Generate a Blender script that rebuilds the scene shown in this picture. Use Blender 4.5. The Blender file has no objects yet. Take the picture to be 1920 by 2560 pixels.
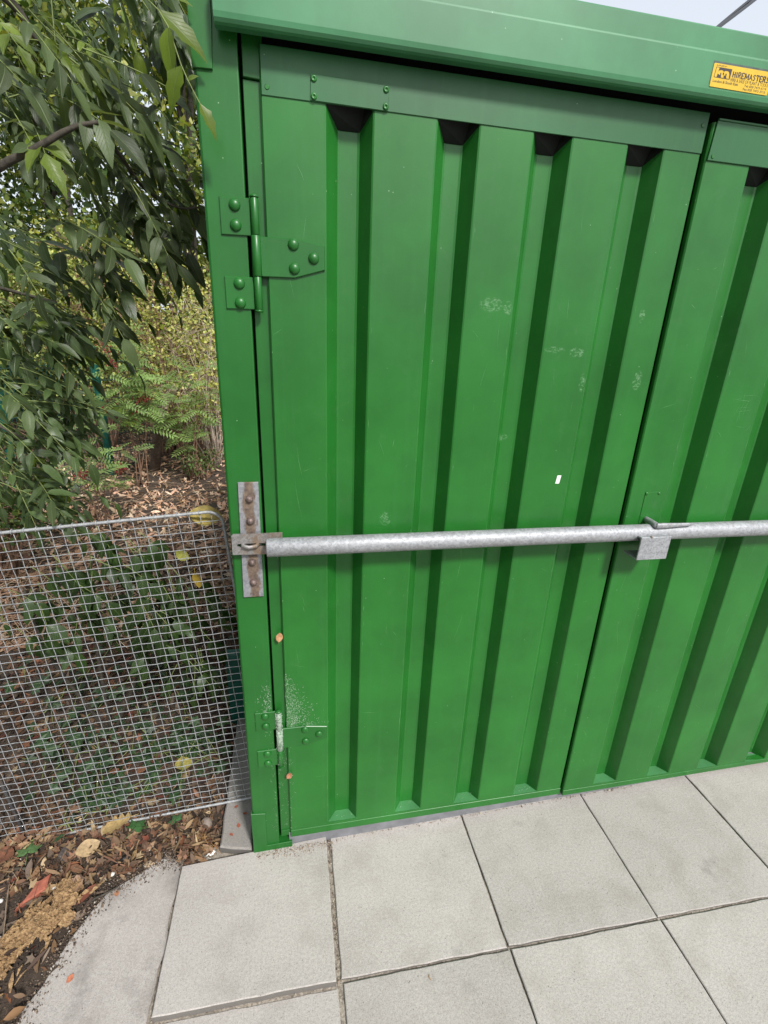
import bpy, bmesh, math, random
import numpy as np
from mathutils import Vector, Matrix, Quaternion, noise

S = bpy.context.scene
COL = S.collection
R = math.radians
rnd = random.Random(7)
rng = np.random.default_rng(7)

# ------------------------------------------------------------------ camera, world, sun, exposure
cd = bpy.data.cameras.new('camera')
cam = bpy.data.objects.new('camera', cd)
COL.objects.link(cam)
cam.matrix_world = Matrix(((0.98258, 0.027111, -0.183854, 0.078135),
                           (-0.181985, 0.340873, -0.922327, -1.093016),
                           (0.037666, 0.939718, 0.339869, 1.520283),
                           (0, 0, 0, 1)))
cd.sensor_fit = 'VERTICAL'
cd.sensor_height = 36.0
cd.lens = 16.652
cd.clip_start = 0.02
cd.clip_end = 800
S.camera = cam

SUN_EL, SUN_AZ = R(45), R(158)          # azimuth clockwise from +Y: the sun is behind the camera, a little to the right
w = bpy.data.worlds.new('World')
S.world = w
w.use_nodes = True
nt = w.node_tree
bg = nt.nodes['Background']
sky = nt.nodes.new('ShaderNodeTexSky')
sky.sky_type = 'NISHITA'
sky.sun_disc = False
sky.sun_elevation = SUN_EL
sky.sun_rotation = SUN_AZ
sky.air_density = 1.0
sky.dust_density = 3.0
hs = nt.nodes.new('ShaderNodeHueSaturation')
hs.inputs['Saturation'].default_value = 0.42
nt.links.new(sky.outputs[0], hs.inputs['Color'])
ov = nt.nodes.new('ShaderNodeMixRGB')          # thin, even cloud over the clear sky
ov.inputs[0].default_value = 0.6
ov.inputs[2].default_value = (5.3, 5.75, 6.3, 1)
nt.links.new(hs.outputs[0], ov.inputs[1])
nt.links.new(ov.outputs[0], bg.inputs['Color'])
bg.inputs['Strength'].default_value = 0.085
sd = bpy.data.lights.new('sun', 'SUN')
sun = bpy.data.objects.new('sun', sd)
COL.objects.link(sun)
sd.energy = 2.0
sd.angle = R(8)
sd.color = (1.0, 0.975, 0.94)
sdir = Vector((math.sin(SUN_AZ) * math.cos(SUN_EL), math.cos(SUN_AZ) * math.cos(SUN_EL), math.sin(SUN_EL)))
sun.rotation_euler = sdir.to_track_quat('Z', 'Y').to_euler()
sun.location = sdir * 20
vs = S.view_settings
vs.view_transform = 'Standard'
vs.look = 'None'
vs.gamma = 1
vs.use_curve_mapping = False
vs.exposure = 1.15


# ------------------------------------------------------------------ helpers
class MB:
    """collects shapes; build() links them as ONE mesh object"""

    def __init__(self):
        self.v, self.f, self.s = [], [], []

    def add(self, vs_, fs_, smooth=False):
        o = len(self.v)
        self.v += [tuple(p) for p in vs_]
        self.f += [tuple(i + o for i in f) for f in fs_]
        self.s += [smooth] * len(fs_)
        return self

    def loft(self, rings, cap=True, smooth=False, closed=True):
        n = len(rings[0])
        V = [p for r in rings for p in r]
        F = []
        for a in range(len(rings) - 1):
            for i in range(n if closed else n - 1):
                j = (i + 1) % n
                F.append((a * n + i, a * n + j, (a + 1) * n + j, (a + 1) * n + i))
        o = len(self.v)
        self.add(V, F, smooth)
        if cap:
            self.f.append(tuple(o + i for i in range(n))[::-1])
            self.f.append(tuple(o + (len(rings) - 1) * n + i for i in range(n)))
            self.s += [False, False]
        return self

    def plate(self, poly, y0, y1, c=0.0008):
        """polygon of (x, z), front face at y0 (towards -Y), back at y1, small chamfer on the front"""
        ins = inset(poly, c)
        return self.loft([[(x, y0, z) for x, z in ins], [(x, y0 + c, z) for x, z in poly], [(x, y1, z) for x, z in poly]])

    def slab(self, poly, z0, z1, c=0.003):
        ins = inset(poly, c)
        return self.loft([[(x, y, z0) for x, y in poly], [(x, y, z1 - c) for x, y in poly], [(x, y, z1) for x, y in ins]])

    def box(self, x0, x1, y0, y1, z0, z1, c=0.0008):
        return self.plate([(x0, z0), (x1, z0), (x1, z1), (x0, z1)], y0, y1, c)

    def tube(self, pts, rad, n=8, cap=True, smooth=True):
        pts = [Vector(p) for p in pts]
        if not hasattr(rad, '__len__'):
            rad = [rad] * len(pts)
        t = (pts[1] - pts[0]).normalized()
        up = Vector((0, 0, 1)) if abs(t.z) < 0.9 else Vector((0, 1, 0))
        nrm = t.cross(up).normalized()
        rings = []
        for i, p in enumerate(pts):
            a = pts[max(i - 1, 0)]
            b = pts[min(i + 1, len(pts) - 1)]
            t = (b - a).normalized()
            nrm = (nrm - t * nrm.dot(t)).normalized()
            bn = t.cross(nrm)
            rings.append([p + (nrm * math.cos(k * 2 * math.pi / n) + bn * math.sin(k * 2 * math.pi / n)) * rad[i] for k in range(n)])
        return self.loft(rings, cap, smooth)

    def dome(self, c, r, h, n=14, m=5, axis=(0, -1, 0)):
        """rivet head / bolt head: dome rising along axis"""
        q = Vector((0, 0, 1)).rotation_difference(Vector(axis))
        rings = []
        for a in range(m + 1):
            th = a / m * math.pi / 2 * 0.96
            rings.append([Vector(c) + q @ Vector((r * math.cos(th) * math.cos(k * 2 * math.pi / n), r * math.cos(th) * math.sin(k * 2 * math.pi / n), h * math.sin(th))) for k in range(n)])
        return self.loft(rings, True, True)

    def build(self, name, mat, parent=None, recalc=True, loc=None):
        me = bpy.data.meshes.new(name)
        me.from_pydata(self.v, [], self.f)
        if recalc:
            bm = bmesh.new()
            bm.from_mesh(me)
            bmesh.ops.recalc_face_normals(bm, faces=bm.faces)
            bm.to_mesh(me)
            bm.free()
        if len(self.s) == len(me.polygons):
            me.polygons.foreach_set('use_smooth', self.s)
        me.materials.append(mat)
        o = bpy.data.objects.new(name, me)
        COL.objects.link(o)
        if loc:
            o.location = loc
        if parent:
            o.parent = parent
        return o


def inset(poly, c):
    n = len(poly)
    area = sum(poly[i][0] * poly[(i + 1) % n][1] - poly[(i + 1) % n][0] * poly[i][1] for i in range(n))
    sg = 1 if area > 0 else -1
    out = []
    for i in range(n):
        p0, p, p1 = Vector(poly[i - 1]), Vector(poly[i]), Vector(poly[(i + 1) % n])
        a = (p - p0).normalized()
        b = (p1 - p).normalized()
        na = Vector((-a.y, a.x)) * sg
        nb = Vector((-b.y, b.x)) * sg
        m = na + nb
        m = m / max(m.dot(na), 0.35)
        out.append((p.x + m.x * c, p.y + m.y * c))
    return out


def tag(o, label=None, cat=None, group=None, kind=None):
    for k, v in (('label', label), ('category', cat), ('group', group), ('kind', kind)):
        if v:
            o[k] = v
    return o


def empty(name, loc=(0, 0, 0), rot=(0, 0, 0)):
    o = bpy.data.objects.new(name, None)
    o.empty_display_size = 0.05
    COL.objects.link(o)
    o.location = loc
    o.rotation_euler = rot
    return o


def inst(src, name=None, parent=None, mat=None):
    c = src.copy()
    if name:
        c.name = name
    COL.objects.link(c)
    if parent:
        c.parent = parent
    if mat is not None:
        c.matrix_local = mat
    return c


# ---- materials
class M:
    def __init__(self, name):
        self.m = bpy.data.materials.new(name)
        self.m.use_nodes = True
        self.t = self.m.node_tree
        self.p = self.t.nodes['Principled BSDF']

    def n(self, kind, **kw):
        nd = self.t.nodes.new('ShaderNode' + kind)
        for k, v in kw.items():
            if k in nd.inputs:
                nd.inputs[k].default_value = v
            else:
                setattr(nd, k, v)
        return nd

    def l(self, a, b):
        self.t.links.new(a, b)

    def coord(self, scale=(1, 1, 1), kind='Object', rot=(0, 0, 0), loc=(0, 0, 0)):
        tc = self.n('TexCoord')
        mp = self.n('Mapping')
        mp.inputs['Scale'].default_value = scale
        mp.inputs['Rotation'].default_value = rot
        mp.inputs['Location'].default_value = loc
        self.l(tc.outputs[kind], mp.inputs[0])
        return mp.outputs[0]

    def noise(self, co, scale, detail=4, rough=0.55, lac=2.0):
        nd = self.n('TexNoise', Scale=scale, Detail=detail, Roughness=rough)
        self.l(co, nd.inputs['Vector'])
        return nd.outputs['Fac']

    def vor(self, co, scale, feature='F1', out='Distance', rnd_=1.0):
        nd = self.n('TexVoronoi', Scale=scale, Randomness=rnd_)
        nd.feature = feature
        self.l(co, nd.inputs['Vector'])
        return nd.outputs[out]

    def ramp(self, fac, stops, interp='LINEAR'):
        nd = self.n('ValToRGB')
        cr = nd.color_ramp
        cr.interpolation = interp
        while len(cr.elements) < len(stops):
            cr.elements.new(0.5)
        for e, (p, c) in zip(cr.elements, stops):
            e.position = p
            e.color = (c, c, c, 1) if not hasattr(c, '__len__') else (*c, 1)
        self.l(fac, nd.inputs[0])
        return nd.outputs[0]

    def mix(self, fac, a, b, mode='MIX'):
        nd = self.n('MixRGB')
        nd.blend_type = mode
        for i, x in enumerate((fac, a, b)):
            if hasattr(x, 'is_linked') or hasattr(x, 'links'):
                self.l(x, nd.inputs[i])
            elif i == 0:
                nd.inputs[0].default_value = x
            else:
                nd.inputs[i].default_value = (*x, 1) if len(x) == 3 else x
        return nd.outputs[0]

    def math(self, op, a, b=None):
        nd = self.n('Math')
        nd.operation = op
        for i, x in enumerate((a, b)):
            if x is None:
                continue
            if hasattr(x, 'links'):
                self.l(x, nd.inputs[i])
            else:
                nd.inputs[i].default_value = x
        return nd.outputs[0]

    def bump(self, h, strength=0.3, dist=0.01, prev=None):
        nd = self.n('Bump', Strength=strength, Distance=dist)
        self.l(h, nd.inputs['Height'])
        if prev is not None:
            self.l(prev, nd.inputs['Normal'])
        return nd.outputs[0]

    def set(self, **kw):
        for k, v in kw.items():
            k = k.replace('_', ' ')
            s = self.p.inputs[k]
            if hasattr(v, 'links'):
                self.l(v, s)
            elif hasattr(v, '__len__') and len(v) == 3:
                s.default_value = (*v, 1)
            else:
                s.default_value = v
        return self


def m_green(name='green_paint', base=(0.012, 0.114, 0.015), rough=0.36, dust=0.5, smears=False):
    k = M(name)
    co = k.coord()
    big = k.noise(co, 4.5, 5, 0.6)
    fine = k.noise(co, 900, 2)
    col = k.mix(k.ramp(big, [(0.35, 0.0), (0.7, 1.0)]), tuple(c * 0.80 for c in base), tuple(c * 1.16 for c in base))
    col = k.mix(k.ramp(fine, [(0.3, 0.0), (0.75, 0.16)]), col, (0.03, 0.17, 0.04))
    # vertical rain streaks and grime blotches
    st = k.noise(k.coord((60, 60, 2.0)), 1.0, 4)
    col = k.mix(k.math('MULTIPLY', k.ramp(st, [(0.52, 0.0), (0.8, 0.35)]), dust), col, (0.04, 0.16, 0.05))
    gr = k.noise(co, 7, 6, 0.7)
    col = k.mix(k.math('MULTIPLY', k.ramp(gr, [(0.55, 0.0), (0.85, 0.4)]), dust), col, (0.012, 0.07, 0.018))
    # tiny pale specks
    sp = k.ramp(k.vor(co, 46), [(0.0, 1.0), (0.035, 1.0), (0.06, 0.0)])
    spn = k.ramp(k.noise(co, 20, 1), [(0.56, 0.0), (0.6, 1.0)])
    spk = k.math('MULTIPLY', sp, spn)
    col = k.mix(k.math('MULTIPLY', spk, 0.55), col, (0.45, 0.6, 0.42))
    if smears:      # chalky rub marks, each at its own place on the sheet
        sx = k.n('SeparateXYZ')
        k.l(co, sx.inputs[0])
        rub = k.ramp(k.noise(k.coord((1, 1, 1.6)), 95, 5, 0.7), [(0.47, 0.0), (0.62, 1.0)])
        tot = None
        for (x0, z0, wx, wz) in ((0.522, 1.605, 0.030, 0.017), (0.563, 1.60, 0.012, 0.016), (0.693, 1.515, 0.028, 0.008), (0.752, 1.511, 0.022, 0.012), (0.778, 1.44, 0.008, 0.024), (0.906, 1.60, 0.008, 0.018), (0.93, 1.45, 0.014, 0.026), (0.60, 1.30, 0.02, 0.01), (0.30, 1.10, 0.016, 0.02)):
            dx = k.math('POWER', k.math('ABSOLUTE', k.math('MULTIPLY', k.math('SUBTRACT', sx.outputs[0], x0), 1 / wx)), 2.0)
            dz = k.math('POWER', k.math('ABSOLUTE', k.math('MULTIPLY', k.math('SUBTRACT', sx.outputs[2], z0), 1 / wz)), 2.0)
            q = k.math('MAXIMUM', k.math('SUBTRACT', 1.0, k.math('ADD', dx, dz)), 0.0)
            tot = q if tot is None else k.math('MAXIMUM', tot, q)
        col = k.mix(k.math('MULTIPLY', k.math('MULTIPLY', k.ramp(tot, [(0.0, 0.0), (0.45, 1.0)]), rub), 0.34), col, (0.30, 0.48, 0.30))
        # splash dirt in soft clouds
        dn = k.ramp(k.noise(k.coord((1, 1, 0.8)), 26, 6, 0.75), [(0.56, 0.0), (0.72, 0.30)])
        col = k.mix(dn, col, (0.055, 0.15, 0.05))
    rg = k.math('ADD', k.math('MULTIPLY', gr, 0.12), rough - 0.06)
    b1 = k.bump(k.noise(k.coord((4.5, 4.5, 1.6)), 1.0, 2, 0.4), 0.55, 0.006)
    b2 = k.bump(fine, 0.06, 0.0006, b1)
    k.set(Base_Color=col, Roughness=rg, Normal=b2)
    k.p.inputs['Specular IOR Level'].default_value = 0.45
    return k.m


def m_galv(name='galvanised', base=(0.42, 0.43, 0.45), rust=0.0, rough=0.45, metal=0.55):
    k = M(name)
    co = k.coord()
    sp = k.vor(co, 190, out='Color')
    spv = k.n('RGBToBW')
    k.l(sp, spv.inputs[0])
    fine = k.noise(co, 420, 3)
    col = k.mix(k.ramp(spv.outputs[0], [(0.2, 0.0), (0.8, 1.0)]), tuple(c * 0.8 for c in base), tuple(min(1, c * 1.25) for c in base))
    col = k.mix(k.ramp(fine, [(0.45, 0.0), (0.75, 0.7)]), col, tuple(min(1, c * 1.55) for c in base))
    col = k.mix(k.ramp(k.noise(co, 30, 5), [(0.5, 0.0), (0.75, 0.45)]), col, (0.25, 0.24, 0.24))
    mt = metal
    if rust:
        r = k.ramp(k.noise(k.coord((1, 1, 0.45)), 34, 6, 0.7), [(0.5 - 0.22 * rust, 0.0), (0.62, 0.85)])
        rc = k.mix(k.noise(co, 120, 4), (0.10, 0.055, 0.03), (0.22, 0.15, 0.085))
        col = k.mix(r, col, rc)
        mt = k.math('MULTIPLY', k.math('SUBTRACT', 1.0, r), metal)
    k.set(Base_Color=col, Roughness=rough, Metallic=mt, Normal=k.bump(k.noise(co, 260, 3), 0.25, 0.001))
    return k.m


def m_concrete(name, base=(0.385, 0.360, 0.338), stain=0.6):
    k = M(name)
    co = k.coord(kind='Object')
    oi = k.n('ObjectInfo')
    off = k.n('VectorMath')
    off.operation = 'MULTIPLY_ADD'
    k.l(co, off.inputs[0])
    off.inputs[1].default_value = (1, 1, 1)
    cmb = k.n('CombineXYZ')
    k.l(k.math('MULTIPLY', oi.outputs['Random'], 37.0), cmb.inputs[0])
    k.l(k.math('MULTIPLY', oi.outputs['Random'], 11.0), cmb.inputs[1])
    k.l(cmb.outputs[0], off.inputs[2])
    c = off.outputs[0]
    n1 = k.noise(c, 3.2, 6, 0.6)
    n2 = k.noise(c, 150, 5, 0.7)
    n3 = k.noise(c, 380, 2, 0.6)
    col = k.mix(k.ramp(n1, [(0.3, 0.0), (0.72, 1.0)]), tuple(x * 0.76 for x in base), tuple(x * 1.12 for x in base))
    col = k.mix(k.ramp(n2, [(0.35, 0.0), (0.7, 1.0)]), col, tuple(x * 1.16 for x in base), 'MIX') if False else k.mix(0.5, col, k.mix(k.ramp(n2, [(0.36, 0.0), (0.66, 1.0)]), tuple(x * 0.66 for x in base), tuple(x * 1.26 for x in base)))
    col = k.mix(k.ramp(n3, [(0.42, 0.0), (0.7, 0.42)]), col, (base[0] * 1.5, base[1] * 1.47, base[2] * 1.4))
    col = k.mix(k.ramp(n3, [(0.28, 0.5), (0.42, 0.0)]), col, (0.13, 0.125, 0.12))
    bl = k.ramp(k.noise(c, 9, 5, 0.6), [(0.48, 0.0), (0.7, 0.35)])
    col = k.mix(bl, col, (0.24, 0.215, 0.185))
    # pits and dark chewing-gum like stains
    pit = k.ramp(k.vor(c, 62), [(0.0, 0.75), (0.07, 0.6), (0.12, 0.0)])
    pm = k.ramp(k.noise(c, 14, 2), [(0.46, 0.0), (0.54, 1.0)])
    col = k.mix(k.math('MULTIPLY', pit, pm), col, (0.09, 0.085, 0.08))
    sv = k.ramp(k.noise(c, 5.5, 5, 0.65), [(0.62 - 0.14 * (stain > 0.8), 0.0), (0.78 - 0.1 * (stain > 0.8), min(0.8, stain))])
    col = k.mix(sv, col, (0.165, 0.150, 0.138))
    tint = k.ramp(oi.outputs['Random'], [(0, 0.94), (1, 1.04)])
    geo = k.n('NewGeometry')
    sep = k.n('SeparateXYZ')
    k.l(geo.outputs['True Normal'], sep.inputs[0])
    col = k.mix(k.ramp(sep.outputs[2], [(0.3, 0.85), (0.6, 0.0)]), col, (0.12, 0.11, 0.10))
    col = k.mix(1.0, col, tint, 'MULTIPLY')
    b = k.bump(n2, 0.35, 0.0025)
    b = k.bump(n3, 0.3, 0.0012, b)
    k.set(Base_Color=col, Roughness=0.92, Normal=b)
    k.p.inputs['Specular IOR Level'].default_value = 0.25
    return k.m


def m_plain(name, col, rough=0.7, metal=0.0, var=0.25, scale=40, bump=0.2, spec=0.4):
    k = M(name)
    co = k.coord()
    n = k.noise(co, scale, 5)
    c = k.mix(k.ramp(n, [(0.3, 0.0), (0.7, 1.0)]), tuple(x * (1 - var) for x in col), tuple(min(1, x * (1 + var)) for x in col))
    k.set(Base_Color=c, Roughness=rough, Metallic=metal)
    if bump:
        k.set(Normal=k.bump(n, bump, 0.003))
    k.p.inputs['Specular IOR Level'].default_value = spec
    return k.m


def m_leaf(name, col, back=None, trans=0.35, rough=0.45, veins=True, var=0.35, attr=None):
    """leaf blade: colour by object / attribute variation, veins from the blade's own UV"""
    k = M(name)
    oi = k.n('ObjectInfo')
    if attr:
        at = k.n('Attribute', attribute_name=attr)
        base = at.outputs['Color']
    else:
        base = k.mix(oi.outputs['Random'], tuple(c * (1 - var) for c in col), tuple(c * (1 + var) for c in col))
    if veins:
        uv = k.coord(kind='UV')
        sx = k.n('SeparateXYZ')
        k.l(uv, sx.inputs[0])
        ax = k.math('ABSOLUTE', k.math('SUBTRACT', sx.outputs[0], 0.5))
        mid = k.ramp(ax, [(0.0, 1.0), (0.022, 0.8), (0.045, 0.0)])
        ph = k.math('SUBTRACT', k.math('MULTIPLY', sx.outputs[1], 9.0), k.math('MULTIPLY', ax, 6.0))
        fr = k.math('ABSOLUTE', k.math('SUBTRACT', k.math('FRACT', ph), 0.5))
        side = k.ramp(fr, [(0.0, 0.55), (0.07, 0.0)])
        vn = k.math('MAXIMUM', mid, side)
        base2 = k.mix(k.math('MULTIPLY', vn, 0.4), base, (0.16, 0.22, 0.09))
        nrm = k.bump(k.math('SUBTRACT', 1.0, vn), 0.35, 0.002)
        nz = k.noise(k.coord(), 60, 3)
        base2 = k.mix(k.ramp(nz, [(0.35, 0.0), (0.75, 0.4)]), base2, tuple(c * 0.6 for c in col))
        k.set(Normal=nrm)
    else:
        base2 = base
    geo = k.n('NewGeometry')
    if back:
        base2 = k.mix(k.math('MULTIPLY', geo.outputs['Backfacing'], 0.7), base2, back)
    k.set(Base_Color=base2, Roughness=rough)
    k.p.inputs['Specular IOR Level'].default_value = 0.4
    if trans:
        tr = k.n('BsdfTranslucent')
        k.l(k.mix(1.0, base2, (1.5, 1.45, 0.5), 'MULTIPLY'), tr.inputs[0])
        mx = k.n('MixShader')
        mx.inputs[0].default_value = trans
        out = k.t.nodes['Material Output']
        k.l(k.p.outputs[0], mx.inputs[1])
        k.l(tr.outputs[0], mx.inputs[2])
        k.l(mx.outputs[0], out.inputs[0])
    return k.m


GREEN = m_green()
GREEN_F = m_green('green_paint_lit_dusty', (0.07, 0.24, 0.09), 0.6, 1.0)  # pale rib ledges: light from above put into the colour, plus dust
GREEN_H = m_green('green_paint_sky_tint', (0.018, 0.105, 0.032), 0.4, 0.7)  # bluer header green: sky reflection put into the colour
GREEN_D = m_green('green_paint_door', (0.0145, 0.134, 0.0165), 0.34, 0.6, True)
GALV = m_galv('galvanised_steel', (0.29, 0.297, 0.31), 0.0, 0.58, 0.4)
GALV_W = m_galv('galvanised_wire', (0.34, 0.35, 0.36), 0, 0.55, 0.4)
GALV_R = m_galv('galvanised_weathered', (0.27, 0.265, 0.26), 0.25)
def m_rusty():
    k = M('rusty_galvanised')
    co = k.coord()
    sx = k.n('SeparateXYZ')
    k.l(co, sx.inputs[0])
    ax = k.math('ABSOLUTE', k.math('ADD', sx.outputs[0], 0.0265))
    n1 = k.noise(k.coord((1, 1, 0.35)), 70, 5, 0.7)
    n2 = k.noise(co, 30, 4)
    f = k.math('ADD', k.math('MULTIPLY', ax, -28.0), k.math('ADD', k.math('MULTIPLY', n1, 0.9), k.math('MULTIPLY', n2, 0.5)))
    rm = k.ramp(f, [(0.26, 0.0), (0.42, 0.92)])
    z = k.vor(co, 170, out='Color')
    zb = k.n('RGBToBW')
    k.l(z, zb.inputs[0])
    zinc = k.mix(zb.outputs[0], (0.20, 0.21, 0.235), (0.34, 0.34, 0.35))
    rc = k.mix(k.ramp(k.noise(co, 90, 5), [(0.3, 0.0), (0.7, 1.0)]), (0.055, 0.032, 0.022), (0.20, 0.135, 0.085))
    k.set(Base_Color=k.mix(rm, zinc, rc), Roughness=0.65, Metallic=k.math('MULTIPLY', k.math('SUBTRACT', 1.0, rm), 0.4), Normal=k.bump(n1, 0.3, 0.002))
    return k.m


RUST = m_rusty()
BOLT = m_plain('bolt_steel', (0.17, 0.125, 0.11), 0.55, 0.4, 0.4, 200)
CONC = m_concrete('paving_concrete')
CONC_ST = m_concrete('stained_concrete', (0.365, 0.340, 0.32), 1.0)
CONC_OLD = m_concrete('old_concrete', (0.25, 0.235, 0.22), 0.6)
SILL = m_plain('grey_sill', (0.17, 0.172, 0.185), 0.6, 0.0, 0.2, 25)
DARK = m_plain('gap_shade', (0.01, 0.012, 0.01), 0.9, 0, 0.1, 20, 0)  # near-black: shade inside gaps and rib tops put into the colour
TEAL = m_plain('teal_green_paint', (0.006, 0.085, 0.06), 0.5, 0, 0.2, 30, 0.1)
BARK = m_plain('branch_bark', (0.055, 0.047, 0.036), 0.85, 0, 0.45, 90, 0.6)
TWIGM = m_plain('dry_twig', (0.22, 0.16, 0.11), 0.85, 0, 0.4, 90, 0.4)
STALK = m_plain('green_stalk', (0.16, 0.20, 0.06), 0.6, 0, 0.3, 60, 0.1)
YELLOW = m_plain('sign_yellow', (0.62, 0.40, 0.025), 0.4, 0, 0.08, 60, 0)
INK = m_plain('sign_ink', (0.035, 0.028, 0.03), 0.6, 0, 0.1, 60, 0)
WHITE = m_plain('white_paper', (0.78, 0.78, 0.76), 0.7, 0, 0.06, 60, 0.1)
CABLE = m_plain('cable_rubber', (0.012, 0.011, 0.012), 0.4, 0, 0.2, 60, 0.1)


# ------------------------------------------------------------------ the setting: ground, pavement
def ground_z(x, y):
    base = -0.03 + 0.036 * max(-1.6, min(3.5, x))
    far = 0.0
    if y > 1.5:
        far = min(1.0, (y - 1.5) / 3.0)
    b = base * (1 - far) + (-0.07) * far
    soft = max(0.0, min(1.0, (-0.1 - x) / 0.3)) if y > -2.5 else 0
    if x < -0.1:
        b += soft * 0.018 * noise.noise(Vector((x * 4.1, y * 4.1, 3.3))) + soft * 0.01 * noise.noise(Vector((x * 13, y * 13, 1.3)))
        b += soft * 0.10 * max(0, min(1, (y - 2) / 3)) * noise.noise(Vector((x * 0.9, y * 0.9, 7.7)))
    return b


def pave_z(x):
    return -0.026 + 0.036 * max(-1.6, min(3.5, x))


def axis_coords(vals):
    return sorted(set(round(v, 4) for v in vals))


gx = axis_coords(list(np.arange(-2.0, 2.2, 0.06)) + list(np.arange(-8, 8, 0.4)) + [-300, -150, -80, -40, -20, -12, 12, 20, 40, 80, 150, 300])
gy = axis_coords(list(np.arange(-1.4, 2.2, 0.06)) + list(np.arange(-8, 14, 0.4)) + [-300, -150, -80, -40, -20, -12, 18, 25, 40, 80, 150, 300])
V, F = [], []
for y in gy:
    for x in gx:
        under = x > -0.36 and -6.2 < y < 0.10 or (-6.2 < y < 0.06 and x > -0.62 and y < 0.02 - 0.35 * max(0, (-0.40 - x)) / 0.22)
        z = ground_z(x, y) - (0.06 if under else 0.0)
        V.append((x, y, z))
nx = len(gx)
for j in range(len(gy) - 1):
    for i in range(nx - 1):
        F.append((j * nx + i, j * nx + i + 1, (j + 1) * nx + i + 1, (j + 1) * nx + i))
k = M('soil')
co = k.coord()
n1 = k.noise(co, 12, 8, 0.7)
n2 = k.noise(co, 120, 5, 0.7)
c = k.mix(k.ramp(n1, [(0.3, 0.0), (0.7, 1.0)]), (0.028, 0.02, 0.015), (0.075, 0.052, 0.036))
c = k.mix(k.ramp(n2, [(0.55, 0.0), (0.72, 0.7)]), c, (0.16, 0.115, 0.08))
k.set(Base_Color=c, Roughness=0.95, Normal=k.bump(n2, 0.7, 0.01, k.bump(n1, 0.6, 0.03)))
SOIL = k.m
g = MB().add(V, F, True).build('ground', SOIL, recalc=False)
tag(g, kind='structure')

# the pavement: gritty bed that shows in the joints, slabs as children
k = M('joint_grit')
co = k.coord()
c = k.mix(k.vor(co, 220, out='Color'), (0.17, 0.14, 0.11), (0.42, 0.37, 0.31))
c = k.mix(k.ramp(k.noise(co, 40, 4), [(0.45, 0), (0.7, 0.7)]), c, (0.09, 0.075, 0.06))
k.set(Base_Color=c, Roughness=0.95, Normal=k.bump(k.noise(co, 300, 3), 0.7, 0.004))
GRIT = k.m
mb = MB()
for (x0, x1, y0, y1) in ((-0.31, 3.4, -1.75, 0.05), (-0.62, -0.31, -1.75, -0.33)):
    n = 24
    for a in range(n):
        xa, xb = x0 + (x1 - x0) * a / n, x0 + (x1 - x0) * (a + 1) / n
        o = len(mb.v)
        mb.add([(xa, y0, pave_z(xa) - 0.007), (xb, y0, pave_z(xb) - 0.007), (xb, y1, pave_z(xb) - 0.007), (xa, y1, pave_z(xa) - 0.007)], [(0, 1, 2, 3)])
pave = mb.build('pavement', GRIT, recalc=False)
tag(pave, kind='structure')
# paving beyond the frame: one sheet, brick pattern for its joints
k = M('far_paving')
co = k.coord()
bt = k.n('TexBrick')
k.l(co, bt.inputs[0])
bt.inputs['Color1'].default_value = (0.335, 0.32, 0.298, 1)
bt.inputs['Color2'].default_value = (0.31, 0.295, 0.275, 1)
bt.inputs['Mortar'].default_value = (0.12, 0.1, 0.08, 1)
for kk, vv in (('Scale', 1.0), ('Mortar Size', 0.006), ('Brick Width', 0.45), ('Row Height', 0.45)):
    bt.inputs[kk].default_value = vv
bt.offset = 0
k.set(Base_Color=k.mix(k.ramp(k.noise(co, 60, 5), [(0.35, 0), (0.7, 0.4)]), bt.outputs[0], (0.25, 0.24, 0.22)), Roughness=0.92)
mb = MB()
for (x0, x1, y0, y1) in ((-0.62, 3.4, -6.2, -1.752), (3.4, 14, -6.2, 0.05)):
    n = 12
    for a in range(n):
        xa, xb = x0 + (x1 - x0) * a / n, x0 + (x1 - x0) * (a + 1) / n
        mb.add([(xa, y0, pave_z(xa)), (xb, y0, pave_z(xb)), (xb, y1, pave_z(xb)), (xa, y1, pave_z(xa))], [(0, 1, 2, 3)])
tag(mb.build('outer_pavement', k.m, recalc=False), kind='structure')


def jitter_poly(poly, step=0.05, amp=0.0012, seed=0):
    r = random.Random(seed)
    out = []
    for i in range(len(poly)):
        a, b = poly[i], poly[(i + 1) % len(poly)]
        d = math.dist(a, b)
        n = max(1, int(d / step))
        for q in range(n):
            t = q / n
            out.append((a[0] + (b[0] - a[0]) * t + r.uniform(-amp, amp), a[1] + (b[1] - a[1]) * t + r.uniform(-amp, amp)))
    return out


def slab_obj(poly, dz=0.0, tx=0.0, ty=0.0, c=0.0022, amp=0.0013, seed=0, mat=None):
    cx = sum(p[0] for p in poly) / len(poly)
    cy = sum(p[1] for p in poly) / len(poly)
    loc = [(x - cx, y - cy) for x, y in poly]
    mb = MB()
    mb.slab(jitter_poly(loc, 0.035, amp, seed), -0.05, 0.0, c)
    o = mb.build('paving_slab', mat or CONC, pave)
    o.location = (cx, cy, pave_z(cx) + dz)
    o.rotation_euler = (tx, math.atan(-0.036) + ty, 0)
    return o


xs = [-0.297, 0.160, 0.610, 1.058, 1.492, 1.94, 2.39, 2.84, 3.29]
jg = 0.0022


def jy(x):
    return -0.368 - 0.026 * (x - 0.16)


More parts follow.
